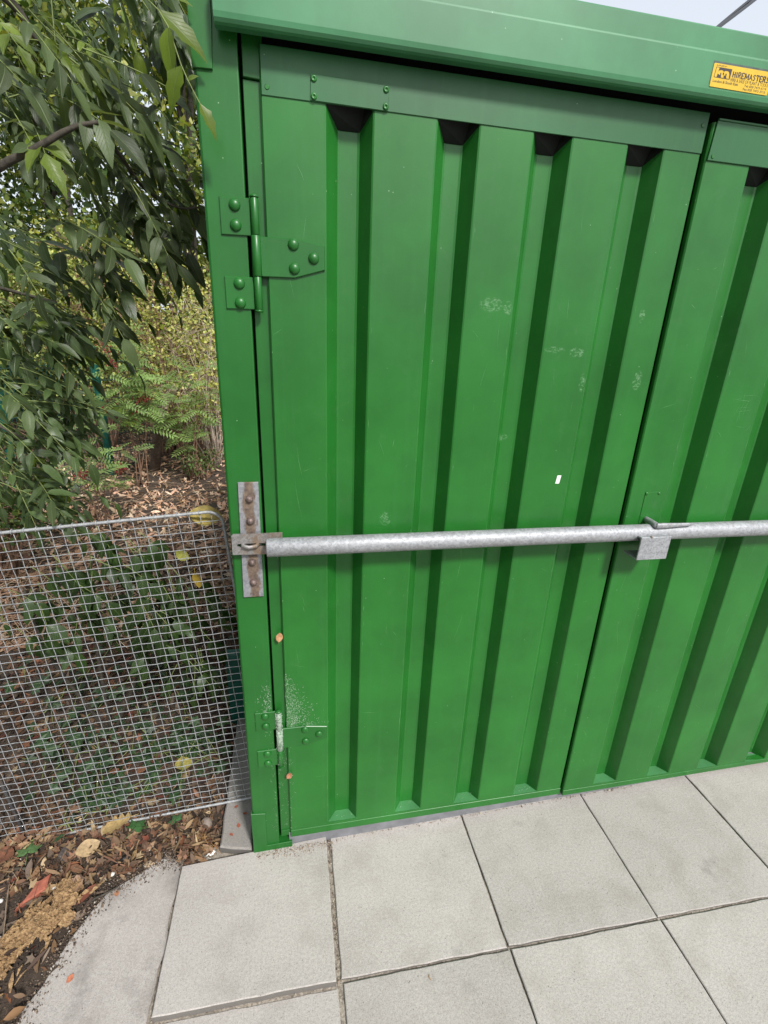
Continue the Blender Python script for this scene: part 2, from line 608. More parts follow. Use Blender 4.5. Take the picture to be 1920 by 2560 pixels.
for i in range(len(xs) - 1):
    a, b = xs[i] + jg, xs[i + 1] - jg
    if i == 0:
        b -= 0.010
    d = [0.013, 0.0, 0.001, -0.001, 0.0, 0.001, 0, 0][i]
    y_t = 0.03 if i > 0 else 0.008
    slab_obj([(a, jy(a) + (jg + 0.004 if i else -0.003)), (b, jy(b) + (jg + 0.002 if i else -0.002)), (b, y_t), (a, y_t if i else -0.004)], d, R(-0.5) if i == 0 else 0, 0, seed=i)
    sl = [-0.45, -0.448, -0.45, -0.452, -0.45, -0.45, -0.45, -0.45][i]
    for row in (1, 2):
        off = 0.004
        slab_obj([(a + off, jy(a) + sl * row + jg), (b + off, jy(b) + sl * row + jg), (b + off, jy(b) + sl * (row - 1) - jg - (0.006 if i == 0 and row == 1 else 0)), (a + off, jy(a) + sl * (row - 1) - jg - (0.006 if i == 0 and row == 1 else 0))],
                 [-0.005, 0.0, 0.0015, 0, 0, 0, 0, 0][i] + (0.001 if row == 2 else 0), R(0.25) if i == 1 else 0, 0, seed=20 + i * 3 + row)
# broken slab at the left edge of the paving
frag = [(-0.304, -0.80), (-0.304, -0.36), (-0.301, -0.15), (-0.300, 0.004), (-0.318, 0.03), (-0.352, 0.045), (-0.385, 0.026), (-0.42, 0.010), (-0.467, -0.018), (-0.505, -0.035),
        (-0.528, -0.065), (-0.556, -0.14), (-0.574, -0.2), (-0.606, -0.275), (-0.62, -0.42), (-0.62, -0.80)]
o = slab_obj(frag, 0.0, 0, 0, 0.005, 0.005, 77, CONC_ST)
o['label'] = 'broken slab with a ragged, stained edge beside the soil'

# concrete edging strip running back beside the container
mb = MB()
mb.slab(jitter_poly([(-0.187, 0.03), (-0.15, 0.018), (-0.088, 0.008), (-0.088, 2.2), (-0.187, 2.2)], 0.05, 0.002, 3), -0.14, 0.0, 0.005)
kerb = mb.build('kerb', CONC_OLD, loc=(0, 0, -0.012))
tag(kerb, kind='structure')

# ------------------------------------------------------------------ the storage container
ctr = empty('storage_container', (0, 0, 0))
tag(ctr, 'green steel storage container with ribbed double doors and rusty bar fittings', 'storage container')
D = 0.038     # depth of the pressed ribs


def ribbed(name, x0, x1, recs, z0, z1, zb, zt, parent, yf=0.0, left_flange=True):
    """one pressed sheet: flat lands with trapezoid recesses, softened bends"""
    mb = MB()
    e = 0.0028
    prof = [(x0, 0.010), (x0, e), (x0 + e * 0.4, e * 0.4), (x0 + e, 0.0)]
    cells = []
    feet = []
    cur = x0 + e
    for (a, b) in recs:
        w = b - a
        fl, fr = a + 0.0275, b - 0.0225
        cells.append((cur, a - e, 'land'))
        cells.append((a, b, fl, fr))
        cur = b + e
    cells.append((cur, x1 - e, 'land'))

    def quad(xa, ya, xb, yb, za, zc, za2=None, zc2=None, sm=False):
        mb.add([(xa, yf + ya, za), (xb, yf + yb, za if za2 is None else za2), (xb, yf + yb, zc if zc2 is None else zc2), (xa, yf + ya, zc)], [(0, 1, 2, 3)], sm)
    # edge return
    quad(x0, 0.014, x0, e, z0, z1)
    quad(x0, e, x0 + e, 0.0, z0, z1)
    quad(x1, e, x1, 0.014, z0, z1)
    quad(x1 - e, 0, x1, e, z0, z1)
    for cl in cells:
        if cl[2] == 'land':
            n = max(1, int((cl[1] - cl[0]) / 0.03))
            quad(cl[0], 0, cl[1], 0, z0, z1)
        else:
            a, b, fl, fr = cl
            pts = [(a - e, 0.0), (a + e * 0.2, e * 0.45), (fl - e * 0.7, D - e * 0.5), (fl + e, D), (fr - e, D), (fr + e * 0.7, D - e * 0.5), (b - e * 0.2, e * 0.45), (b + e, 0.0)]
            zf = zb
            for q in range(len(pts) - 1):
                (xa, ya), (xb, yb) = pts[q], pts[q + 1]
                za = zb - 0.004 * ya / D
                zc = zb - 0.004 * yb / D
                mb.add([(xa, yf + ya, za), (xb, yf + yb, zc), (xb, yf + yb, zt), (xa, yf + ya, zt)], [(0, 1, 2, 3)])
            feet.append([(p[0], yf + p[1], zb - 0.004 * p[1] / D) for p in pts])
            quad(a - e, 0, b + e, 0, z0, zb)
            quad(a - e, 0, b + e, 0, zt, z1)
    o = mb.build(name, GREEN_D, parent, recalc=False)
    bm = bmesh.new()
    bm.from_mesh(o.data)
    bmesh.ops.remove_doubles(bm, verts=bm.verts, dist=1e-5)
    bmesh.ops.recalc_face_normals(bm, faces=bm.faces)
    # make the sheet face outwards
    fz = max(bm.faces, key=lambda f: f.calc_area())
    if fz.normal.y > 0:
        bmesh.ops.reverse_faces(bm, faces=bm.faces)
    bm.to_mesh(o.data)
    bm.free()
    for ft in feet:
        f_ = MB()
        f_.add([(x, y, z + 0.0004) for x, y, z in ft] + [(x, y, z - 0.001) for x, y, z in ft], [tuple(range(len(ft)))])
        q = f_.build('rib_foot', GREEN_F, o, recalc=False)
        if q.data.polygons[0].normal.z < 0:
            q.data.flip_normals()
    return o


door = ribbed('door', 0.036, 0.9685, [(0.1545, 0.2445), (0.372, 0.459), (0.575, 0.6615), (0.790, 0.8775)], 0.052, 1.999, 0.066, 1.998, ctr, 0.0)
# folded bottom rail of the door (a step proud), the header plate and its fixings
mb = MB()
mb.plate([(0.0365, 0.024), (0.9685, 0.038), (0.9685, 0.0645), (0.0365, 0.0515)], -0.0012, 0.02)
mb.build('bottom_rail', GREEN_D, door)
mb = MB()
mb.plate([(0.0385, 1.9315), (0.9675, 1.9285), (0.9675, 2.0015), (0.0385, 2.0045)], -0.0022, 0.0, 0.0006)
mb.build('header_plate', GREEN_H, door)
for (x, z) in ((0.0485, 1.9435), (0.956, 1.978)):
    MB().tube([(x, -0.0022, z), (x, -0.0034, z)], [0.0044, 0.0034], 10).build('screw', GREEN_D, door)
mb = MB()
for (x, z) in ((0.176, 1.752),):
    mb.tube([(x, D, z), (x, D - 0.001, z)], [0.0035, 0.003], 10)
mb.build('pop_rivet', GREEN_D, door)

for (a, b) in ((0.1545, 0.2445), (0.372, 0.459), (0.575, 0.6615), (0.790, 0.8775)):
    MB().add([(a + .0262, D - .0012, 1.905), (b - .0212, D - .0012, 1.905), (b - .0005, 0.0012, 1.929), (b - .0005, 0.0012, 1.997), (a + .0005, 0.0012, 1.997), (a + .0005, 0.0012, 1.929)], [(0, 1, 2, 3, 4, 5)]).build('rib_opening_shade', DARK, door)  # black sheet: shade of the open rib top put into the colour
door_b = ribbed('door', 0.9745, 1.87, [(1.090, 1.178), (1.306, 1.393), (1.515, 1.602), (1.727, 1.815)], 0.062, 1.984, 0.073, 1.981, ctr, -0.009)
mb = MB()
mb.plate([(0.9735, 0.040), (1.87, 0.056), (1.87, 0.0745), (0.9735, 0.0625)], -0.0105, 0.012)
mb.build('bottom_rail', GREEN_D, door_b)
mb = MB()
mb.plate([(0.9775, 1.915), (1.87, 1.912), (1.87, 1.984), (0.982, 1.986)], -0.0125, -0.0105, 0.0007)
mb.plate([(0.982, 1.986), (1.87, 1.984), (1.87, 1.988), (0.983, 1.990)], -0.0150, -0.0105, 0.001)
mb.build('header_plate', GREEN_H, door_b)
mb = MB()
mb.tube([(0.9885, -0.0125, 1.9225), (0.9885, -0.0138, 1.9225)], [0.0042, 0.0034], 10)
mb.build('screw', GREEN_D, door_b)
for (a, b) in ((1.090, 1.178), (1.306, 1.393), (1.515, 1.602)):
    MB().add([(a + .0262, D - .0102, 1.890), (b - .0212, D - .0102, 1.890), (b - .0005, -0.0078, 1.914), (b - .0005, -0.0078, 1.980), (a + .0005, -0.0078, 1.980), (a + .0005, -0.0078, 1.914)], [(0, 1, 2, 3, 4, 5)]).build('rib_opening_shade', DARK, door_b)
# inspection hatch with two pop rivets
mb = MB()
mb.plate([(1.021, 1.02), (1.069, 1.02), (1.069, 1.158), (1.021, 1.158)], -0.0105, -0.009, 0.0005)
mb.build('hatch_plate', GREEN_D, door_b)
for x in (1.0255, 1.0635):
    rb = MB().dome((x, -0.0105, 1.1535), 0.0048, 0.0022, 12, 3)
    rb.build('pop_rivet', GREEN_D, door_b)
# bent locking pin: comes out of the door, flattened tail lying along the bar
mb = MB()
mb.tube([(1.042, 0.0, 1.0785), (1.040, -0.020, 1.0790), (1.036, -0.046, 1.0798), (1.033, -0.060, 1.0802), (1.034, -0.066, 1.0802)], [0.0080, 0.0080, 0.0080, 0.0082, 0.0070], 12)
rings = []
for (x, hh, th, y) in ((1.0285, 0.0045, 0.003, -0.066), (1.031, 0.0072, 0.004, -0.066), (1.050, 0.0072, 0.004, -0.0665), (1.085, 0.0056, 0.0035, -0.067), (1.128, 0.0042, 0.003, -0.0665), (1.139, 0.0036, 0.0028, -0.066), (1.142, 0.0018, 0.002, -0.066)):
    zc = 1.0805 + (x - 1.028) * 0.015
    a_ = th * 0.6
    rings.append([(x, y - th, zc - hh + a_), (x, y - th, zc + hh - a_), (x, y - a_, zc + hh), (x, y + a_, zc + hh), (x, y + th, zc + hh - a_), (x, y + th, zc - hh + a_), (x, y + a_, zc - hh), (x, y - a_, zc - hh)])
mb.loft(rings, True, True)
mb.build('locking_pin', GALV, ctr)

# corner post (front and side skin), its top cap and base shoe
mb = MB()
mb.loft([[(-0.0765, 0.004, z), (-0.074, 0.0012, z), (-0.0715, 0.0, z), (-0.0028, 0.0, z), (-0.0008, 0.0006, z), (0.0, 0.0025, z), (0.0, 0.05, z), (-0.0765, 0.06, z)] for z in (-0.028, 2.11)])
mb.build('corner_post', GREEN, ctr)
mb = MB()
mb.plate([(-0.0785, 1.957), (-0.044, 1.958), (-0.040, 2.03), (-0.040, 2.17), (-0.0785, 2.17)], -0.0045, 0.0, 0.0008)
mb.box(-0.0785, -0.0767, 0.0, 0.08, 1.957, 2.17, 0.0003)
mb.build('corner_cap', GREEN, ctr)
mb = MB()
mb.plate([(-0.080, -0.03), (0.040, -0.026), (0.040, 0.0085), (-0.0375, 0.0055), (-0.0375, 0.145), (-0.080, 0.150)], -0.0042, 0.0, 0.0008)
mb.box(-0.0375, 0.040, 0.0, 0.045, -0.03, 0.004, 0.0005)
mb.box(-0.080, -0.0767, 0.0, 0.1, -0.03, 0.150, 0.0004)
mb.build('base_shoe', GREEN, ctr)
# narrow recessed strip between post and door, black sheet painting the gaps' shade behind it
mb = MB()
mb.plate([(0.0055, 0.022), (0.042, 0.024), (0.042, 1.955), (0.0055, 1.956)], 0.011, 0.03, 0.001)
mb.plate([(0.0065, 0.022), (0.0355, 0.024), (0.0355, 0.047), (0.0065, 0.045)], 0.008, 0.011, 0.0005)
mb.plate([(0.0065, 1.958), (0.042, 1.956), (0.042, 2.02), (0.0065, 2.02)], 0.006, 0.03, 0.001)
mb.build('jamb_strip', GREEN, ctr)
mb = MB()
mb.box(-0.03, 1.87, 0.045, 0.05, -0.03, 2.069, 0.0005)
mb.build('gap_shade_sheet', DARK, ctr)
# grey sill under the doors
mb = MB()
mb.plate([(0.030, -0.035), (1.88, 0.028), (1.88, 0.072), (0.030, 0.034)], 0.006, 0.04, 0.001)
mb.build('sill', SILL, ctr)
# eaves beam: folded fascia with a soft lower lip and a set back upper edge
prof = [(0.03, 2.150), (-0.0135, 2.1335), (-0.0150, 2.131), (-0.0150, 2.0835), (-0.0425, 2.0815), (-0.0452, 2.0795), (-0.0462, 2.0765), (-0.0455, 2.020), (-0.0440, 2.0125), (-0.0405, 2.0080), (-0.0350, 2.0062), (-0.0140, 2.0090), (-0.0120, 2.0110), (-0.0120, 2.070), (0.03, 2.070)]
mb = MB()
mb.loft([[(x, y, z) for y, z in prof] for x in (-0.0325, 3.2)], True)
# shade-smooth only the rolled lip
eav = mb.build('eaves_beam', m_green('green_paint_beam_glare', (0.055, 0.205, 0.092), 0.42, 0.6), ctr)  # paler, bluer green: the sky's glare is put into the colour
# side wall, back wall, far wall, roof
mb = MB()
ring = []
y = 0.06
pts = []
while y < 2.3:
    pts += [(-0.072, y), (-0.072, y + 0.09), (-0.045, y + 0.12), (-0.045, y + 0.18)]
    y += 0.21
V = [(x, yy, z) for z in (0.0, 2.1) for x, yy in pts]
n = len(pts)
mb.add(V, [(i, i + 1, n + i + 1, n + i) for i in range(n - 1)])
mb.build('side_wall', GREEN, ctr)
mb = MB()
mb.box(-0.072, 3.2, 2.29, 2.33, 0.0, 2.11)
mb.box(3.16, 3.2, 0.05, 2.29, 0.0, 2.11)
mb.box(1.875, 3.15, 0.0, 0.05, 0.06, 2.01)
mb.build('outer_wall', GREEN, ctr)
mb = MB()
mb.loft([[(x, 0.031, 2.10), (x, 0.031, 2.148), (x, 1.16, 2.20), (x, 2.33, 2.148), (x, 2.33, 2.10)] for x in (-0.0785, 3.2)], True)
mb.build('roof', GREEN, ctr)

# patch plate with four rivets on the header
mb = MB()
mb.plate([(0.1255, 1.932), (0.2715, 1.9305), (0.273, 1.9695), (0.127, 1.971)], -0.0042, -0.0022, 0.0006)
pp = mb.build('patch_plate', GREEN_H, ctr)
for (x, z) in ((0.1325, 1.9645), (0.1325, 1.938), (0.267, 1.963), (0.267, 1.937)):
    b = MB()
    n = 14
    rr = [(0.0058, -0.0042), (0.0056, -0.0054), (0.0046, -0.0066), (0.0026, -0.0070), (0.0018, -0.0056), (0.0006, -0.0052)]
    b.loft([[(x + r_ * math.cos(i * 2 * math.pi / n), y_, z + r_ * math.sin(i * 2 * math.pi / n)) for i in range(n)] for r_, y_ in rr], True, True)
    b.build('pop_rivet', GREEN_D, pp)


def m_dusty_barrel():
    k = M('dusty_worn_barrel')
    co = k.coord()
    n1 = k.noise(co, 140, 6, 0.75)
    c = k.mix(k.ramp(n1, [(0.36, 0.0), (0.58, 1.0)]), (0.016, 0.11, 0.02), (0.36, 0.42, 0.35))
    k.set(Base_Color=c, Roughness=0.8, Normal=k.bump(n1, 0.4, 0.002))
    return k.m


BARREL_D = m_dusty_barrel()


def hinge(zc, dusty=False):
    """tee hinge: two leaves on the post, a three piece barrel, a tapering strap on the door"""
    h = empty('hinge', (0.0, 0.0, zc))
    h.parent = ctr
    if dusty:
        h['label'] = 'lower hinge, dusty and hung with cobweb'
    for s, (z0, z1) in ((1, (0.0335, 0.0975)), (-1, (-0.0995, -0.0395))):
        mb = MB()
        mb.plate([(-0.0485, z0), (0.008, z0 + 0.001), (0.008, z1 + 0.001), (-0.0485, z1)], -0.0040, 0.0, 0.0013)
        mb.build('post_leaf', GREEN, h)
        for q in (0.27, 0.80) if s > 0 else (0.20, 0.80):
            MB().dome((-0.0205, -0.004, z0 + (z1 - z0) * q), 0.0112, 0.0075).build('rivet', GREEN, h)
    mb = MB()
    mb.plate([(0.012, -0.0365), (0.026, -0.0365), (0.090, -0.0355), (0.1515, -0.0175), (0.1515, 0.0265), (0.092, 0.0355), (0.026, 0.0350), (0.012, 0.0350)], -0.0052, 0.0, 0.0015)
    mb.build('strap', GREEN, h)
    for (x, z) in ((0.0885, 0.0245), (0.1285, 0.0025), (0.0895, -0.0185)):
        MB().dome((x, -0.0052, z), 0.0112, 0.0075).build('rivet', GREEN, h)
    for (z0, z1, r_) in ((0.0358, 0.099, 0.0075), (-0.0372, 0.0352, 0.0090), (-0.0990, -0.0378, 0.0075)):
        mb = MB()
        zz = [z0, z0 + 0.0008, z1 - 0.0008, z1]
        mb.tube([(0.0165, -0.0075, z) for z in zz], [r_ * 0.9, r_, r_, r_ * 0.9], 16)
        mb.build('barrel', BARREL_D if dusty and z1 > -0.03 else GREEN, h)
    mb = MB()
    mb.dome((0.0165, -0.0075, 0.0995), 0.0088, 0.006, 14, 4, (0, 0, 1))
    mb.tube([(0.0165, -0.0075, 0.099), (0.0165, -0.0075, 0.1003)], 0.0085, 14)
    mb.tube([(0.0165, -0.0075, -0.1035), (0.0165, -0.0075, -0.0992)], [0.0078, 0.0086], 14)
    mb.build('hinge_pin', GREEN, h)
    return h


hinge(1.669)
hinge(0.4335, True)

# rusty mounting plate on the post with four bolts and the staple for the bar
mb = MB()
mb.plate([(-0.0555, 0.9015), (-0.0065, 0.9015), (-0.0045, 1.2015), (-0.0505, 1.2010)], -0.0062, 0.0, 0.001)
mp = mb.build('mounting_plate', RUST, ctr)
for i, (x, z) in enumerate(((-0.0265, 1.1615), (-0.0275, 1.1065), (-0.029, 0.9985), (-0.029, 0.9430))):
    mb = MB()
    mb.tube([(x, -0.0062, z), (x, -0.0078, z)], 0.0098, 14)
    mb.dome((x, -0.0078, z), 0.0088, 0.0078, 12, 4)
    mb.build('bolt', BOLT, mp)
mb = MB()
mb.tube([(-0.048, -0.006, 1.0500), (-0.047, -0.020, 1.0505), (-0.045, -0.0262, 1.0505), (-0.032, -0.0270, 1.0470), (-0.016, -0.0262, 1.0495), (-0.013, -0.020, 1.0505), (-0.012, -0.006, 1.05)], [0.0048] * 7, 8)
mb.build('staple', GALV_R, mp)

# small white sticker and the yellow hire label
mb = MB()
mb.plate([(0.7515, 1.184), (0.7625, 1.184), (0.7655, 1.206), (0.7545, 1.206)], -0.0006, 0.0, 0.0001)
mb.build('paper_sticker', WHITE, ctr)

SX0, SX1, SZ0, SZ1 = 0.9155, 1.0535, 2.0235, 2.0610
ys = -0.0458
sign = MB()
sign.plate([(SX0, SZ0), (SX1 - 0.002, SZ0 - 0.0005), (SX1, SZ0 + 0.002), (SX1, SZ1), (SX0 + 0.002, SZ1), (SX0, SZ1 - 0.002)], ys - 0.0009, ys + 0.001, 0.0002)
sg = sign.build('hire_label', YELLOW, ctr)
mb = MB()
mb.plate([(SX0 - 0.0012, SZ0 + 0.004), (SX0, SZ0 + 0.004), (SX0, SZ1), (SX1, SZ1), (SX1, SZ1 + 0.0035), (SX0 - 0.0012, SZ1 + 0.0035)], ys - 0.0005, ys + 0.001, 0.0001)
mb.build('label_backing', m_plain('label_residue', (0.07, 0.10, 0.09), 0.7, 0, 0.3, 80, 0), sg)


def text(body, u0, u1, v0, v1, bold=0.0, shear=0.0, serif=False):
    cu = bpy.data.curves.new('lettering', 'FONT')
    cu.body = body
    cu.size = 1.0
    cu.offset = bold
    cu.shear = shear
    cu.resolution_u = 3
    to = bpy.data.objects.new('lettering', cu)
    COL.objects.link(to)
    dg = bpy.context.evaluated_depsgraph_get()
    me = bpy.data.meshes.new_from_object(to.evaluated_get(dg))
    bpy.data.objects.remove(to)
    co = np.array([v.co[:] for v in me.vertices])
    mn, mx = co.min(0), co.max(0)
    wd, ht = mx[0] - mn[0], mx[1] - mn[1]
    X = SX0 + (SX1 - SX0) * (u0 + (u1 - u0) * (co[:, 0] - mn[0]) / wd)
    Z = SZ1 - (SZ1 - SZ0) * (v1 + (v0 - v1) * (co[:, 1] - mn[1]) / ht)
    out = np.column_stack([X, np.full(len(X), ys - 0.00105), Z])
    me.vertices.foreach_set('co', out.ravel())
    me.name = 'lettering'
    me.materials.clear()
    me.materials.append(INK)
    ob = bpy.data.objects.new('lettering', me)
    COL.objects.link(ob)
    ob.parent = sg
    return ob


def slab_letters(body, u0, u1, v0, v1):
    """heavy slab serif capitals built from strokes on a 0..1 grid"""
    st = {
        'H': [((.2, 0), (.2, 1)), ((.8, 0), (.8, 1)), ((.2, .5), (.8, .5))],
        'I': [((.5, 0), (.5, 1))],
        'R': [((.2, 0), (.2, 1)), ((.2, 1), (.65, 1)), ((.65, 1), (.82, .8)), ((.82, .8), (.65, .52)), ((.65, .52), (.2, .5)), ((.5, .5), (.85, 0))],
        'E': [((.2, 0), (.2, 1)), ((.2, 1), (.85, 1)), ((.2, .5), (.7, .5)), ((.2, 0), (.85, 0))],
        'M': [((.15, 0), (.15, 1)), ((.85, 0), (.85, 1)), ((.15, 1), (.5, .2)), ((.5, .2), (.85, 1))],
        'A': [((.12, 0), (.5, 1)), ((.5, 1), (.88, 0)), ((.28, .35), (.72, .35))],
        'S': [((.85, .85), (.5, 1)), ((.5, 1), (.2, .78)), ((.2, .78), (.8, .3)), ((.8, .3), (.5, 0)), ((.5, 0), (.15, .15))],
        'T': [((.5, 0), (.5, 1)), ((.08, 1), (.92, 1))],
    }
    sf = {'H': [.2, .8], 'I': [.5], 'R': [.2, .85], 'E': [], 'M': [.15, .85], 'A': [.12, .88], 'S': [], 'T': [.5]}
    wd = {'I': .5, 'M': 1.15}
    tot = sum(wd.get(ch, 0.86) for ch in body)
    x = 0
    mb = MB()
    H_ = (SZ1 - SZ0) * (v1 - v0)
    sc = (SX1 - SX0) * (u1 - u0) / tot
    for ch in body:
        cw = wd.get(ch, 0.86)
        segs = [(a, b, .17 if abs(a[0] - b[0]) < .2 else .11) for a, b in st[ch]]
        segs = [(a, b, t * 1.45) for a, b, t in segs]
        segs += [((q - .16, 0.03), (q + .16, 0.03), .07) for q in sf[ch]]
        segs += [((q - .16, .97), (q + .16, .97), .07) for q in sf[ch] if not (ch == 'R' and q > .5) and ch not in 'AT']
        if ch == 'T':
            segs += [((.1, 1), (.1, .75), .09), ((.9, 1), (.9, .75), .09)]
        if ch == 'E':
            segs += [((.85, 1), (.85, .78), .09), ((.85, 0), (.85, .24), .09)]
        for a, b, t in segs:
            pa = Vector((SX0 + (SX1 - SX0) * u0 + (x + a[0] * cw) * sc, SZ1 - (SZ1 - SZ0) * v1 + a[1] * H_))
            pb = Vector((SX0 + (SX1 - SX0) * u0 + (x + b[0] * cw) * sc, SZ1 - (SZ1 - SZ0) * v1 + b[1] * H_))
            d = (pb - pa).normalized()
            nn = Vector((-d.y, d.x)) * t * sc * 0.5
            yy = ys - 0.00105 - 0.000004 * len(mb.f)
            mb.add([(p.x, yy, p.y) for p in (pa - nn, pb - nn, pb + nn, pa + nn)], [(0, 1, 2, 3)])
        x += cw
    return mb.build('lettering', INK, sg, recalc=False)


slab_letters('HIREMASTERS', 0.335, 0.975, 0.235, 0.475)
text('HIRE & SALE OF PLANT & TOOLS', 0.325, 0.975, 0.515, 0.655, 0.0)
text('London & South East', 0.035, 0.465, 0.685, 0.80, 0.012)
text('Tel: 020 7473 6719', 0.575, 0.96, 0.70, 0.80, 0.01)
text('Fax 020 7473 3713', 0.565, 0.955, 0.845, 0.945, 0.01)
text('SUPPLIED BY', 0.045, 0.225, 0.055, 0.11)
# logo: dark panel, yellow h and m arches


def sgp(u, v):
    return (SX0 + (SX1 - SX0) * u, SZ1 - (SZ1 - SZ0) * v)


lg = MB()
lg.add([(x, ys - 0.0010, z) for x, z in (sgp(.045, .15), sgp(.315, .15), sgp(.305, .60), sgp(.035, .60))], [(3, 2, 1, 0)])
lo = lg.build('logo_panel', INK, sg, recalc=False)
lg = MB()
lg.add([(x, ys - 0.0012, z) for x, z in (sgp(.052, .175), sgp(.098, .175), sgp(.080, .575), sgp(.043, .575))], [(3, 2, 1, 0)])


def arch(u0, u1, vt, vb, wd):
    P_, Q_ = [], []
    for i in range(13):
        a = math.pi * (1 - i / 12)
        cu, ru = (u0 + u1) / 2, (u1 - u0) / 2
        P_.append(sgp(cu + ru * math.cos(a) + (.02 if i > 6 else 0), vt + (0.16 - 0.16 * math.sin(a))))
        Q_.append(sgp(cu + (ru - wd) * math.cos(a) + (.02 if i > 6 else 0), vt + 0.11 + (0.10 - 0.10 * math.sin(a))))
    P_.append(sgp(u1 + .025, vb))
    Q_.append(sgp(u1 + .025 - wd, vb))
    V_ = [(x, ys - 0.0013, z) for x, z in P_ + Q_]
    n_ = len(P_)
    lg.add(V_, [(i, i + 1, n_ + i + 1, n_ + i) for i in range(n_ - 1)])


arch(.085, .172, .27, .575, .045)
arch(.172, .262, .27, .575, .045)
lg.build('logo_letters', YELLOW, sg, recalc=True)

# worn marks on the paint: scratches, scuffs, dust flecks (each a sliver lying on the sheet)
PALE = m_plain('scratch_paint', (0.12, 0.31, 0.12), 0.7, 0, 0.3, 300, 0)
r = random.Random(11)
lands = [(0.04, 0.152), (0.25, 0.37), (0.465, 0.572), (0.667, 0.787), (0.884, 0.96)]
lands_b = [(0.99, 1.087), (1.183, 1.303), (1.398, 1.512), (1.607, 1.724)]


def sliver(mb, x, y, z, L, ang, wdt, bend=0.0, n=4):
    P_ = []
    for i in range(n + 1):
        t = i / n - 0.5
        P_.append((x + math.cos(ang) * L * t - math.sin(ang) * bend * (0.25 - t * t), z + math.sin(ang) * L * t + math.cos(ang) * bend * (0.25 - t * t)))
    V_, F_ = [], []
    for i, (px, pz) in enumerate(P_):
        ww = wdt * (1 - abs(2 * i / n - 1) * 0.8)
        V_ += [(px - math.sin(ang) * ww, y, pz + math.cos(ang) * ww), (px + math.sin(ang) * ww, y, pz - math.cos(ang) * ww)]
    for i in range(n):
        F_.append((2 * i, 2 * i + 1, 2 * i + 3, 2 * i + 2))
    mb.add(V_, F_)


for par, lds, yo in ((door, lands, -0.0004), (door_b, lands_b, -0.0094)):
    mb = MB()
    for i in range(34):
        a, b = r.choice(lds)
        x = r.uniform(a + 0.01, b - 0.01)
        L = r.choice([0.006, 0.01, 0.018, 0.03, 0.045])
        L = min(L, min(x - a, b - x) * 1.6 + 0.004)
        sliver(mb, x, yo, r.uniform(0.15, 1.88), L, r.uniform(0, math.pi), r.uniform(0.00018, 0.00042), r.uniform(-.2, .2) * L)
    for i in range(16):
        a, b = r.choice(lds)
        x = r.uniform(a + 0.02, b - 0.02)
        sliver(mb, x, yo, r.uniform(0.3, 1.8), r.uniform(0.02, 0.12), R(90) + r.uniform(-.25, .25), 0.0002, r.uniform(-.01, .01), 6)
    folds = [q for l_ in lds for q in l_][1:-1]
    for i in range(42):
        x = r.choice(folds)
        side = -1 if x in [l_[1] for l_ in lds] else 1
        z = r.choice([r.uniform(.08, 1.9), r.gauss(1.45, .2), r.gauss(.9, .15)])
        sliver(mb, x + side * abs(r.gauss(.0006, .0012)) * (1 if side > 0 else 1), yo - .0001, min(1.9, max(.08, z)), r.uniform(.003, .03), R(90) + r.gauss(0, .03), r.uniform(.0002, .0006), 0, 3)
    o = mb.build('scratches', PALE, par, recalc=False)
    tag(o, kind='stuff')
# scratched scribble on the right hand door
mb = MB()
for i in range(12):
    sliver(mb, 1.250 + r.gauss(0, .012), -0.0096, 1.385 + r.gauss(0, .02), r.uniform(.02, .06), r.choice([R(80), R(95), R(5), R(70)]) + r.uniform(-.2, .2), .00022, r.uniform(-.008, .008), 6)
sliver(mb, 1.262, -0.0096, 1.420, .055, R(4), .0003, 0, 5)
sliver(mb, 1.262, -0.0096, 1.380, .05, R(8), .0003, 0, 5)
tag(mb.build('scratches', PALE, door_b, recalc=False), kind='stuff')
# cobweb and fluff round the lower hinge and in the rib tops
WEB = m_plain('cobweb_fluff', (0.50, 0.58, 0.48), 0.9, 0, 0.2, 300, 0)
mb = MB()
for i in range(1000):
    q = r.random()
    if q < 0.62:       # fan above the strap
        zz = r.triangular(0.466, 0.66, 0.468)
        wmax = 0.085 * (1 - (zz - 0.466) / 0.20) + 0.006
        x, y = 0.0375 + abs(r.gauss(0, .5)) * wmax, -0.0006
    elif q < 0.86:     # on the post beside the gap
        zz = r.triangular(0.44, 0.64, 0.54)
        x, y = -0.003 - abs(r.gauss(0, .016)), -0.0006
        if zz < 0.54:
            x, y = x - 0.004, -0.0036
    else:
        zz = r.uniform(0.06, 0.42)
        x, y = r.choice([(-0.003 - abs(r.gauss(0, .006)), -0.0006), (0.038 + abs(r.gauss(0, .008)), -0.0006), (r.uniform(.008, .034), 0.0104)])
    L = r.uniform(.002, .008)
    sliver(mb, x, y, zz, L, r.uniform(0, math.pi), r.uniform(.00012, .00034), r.uniform(-.6, .6) * L, 3)
for i in range(150):  # clinging to the hinge barrel
    a = r.uniform(R(180), R(360))
    zz = 0.4335 + r.choice([r.uniform(.036, .1), r.uniform(.036, .1), r.uniform(-.09, .03)])
    x = 0.0165 + 0.0093 * math.cos(a)
    sliver(mb, x, -0.0075 - 0.0097 * abs(math.sin(a)), zz, r.uniform(.002, .006), r.uniform(0, 3.1), .0003, r.uniform(-.002, .002), 3)
tag(mb.build('cobweb', WEB, ctr, recalc=False), kind='stuff')
mb = MB()
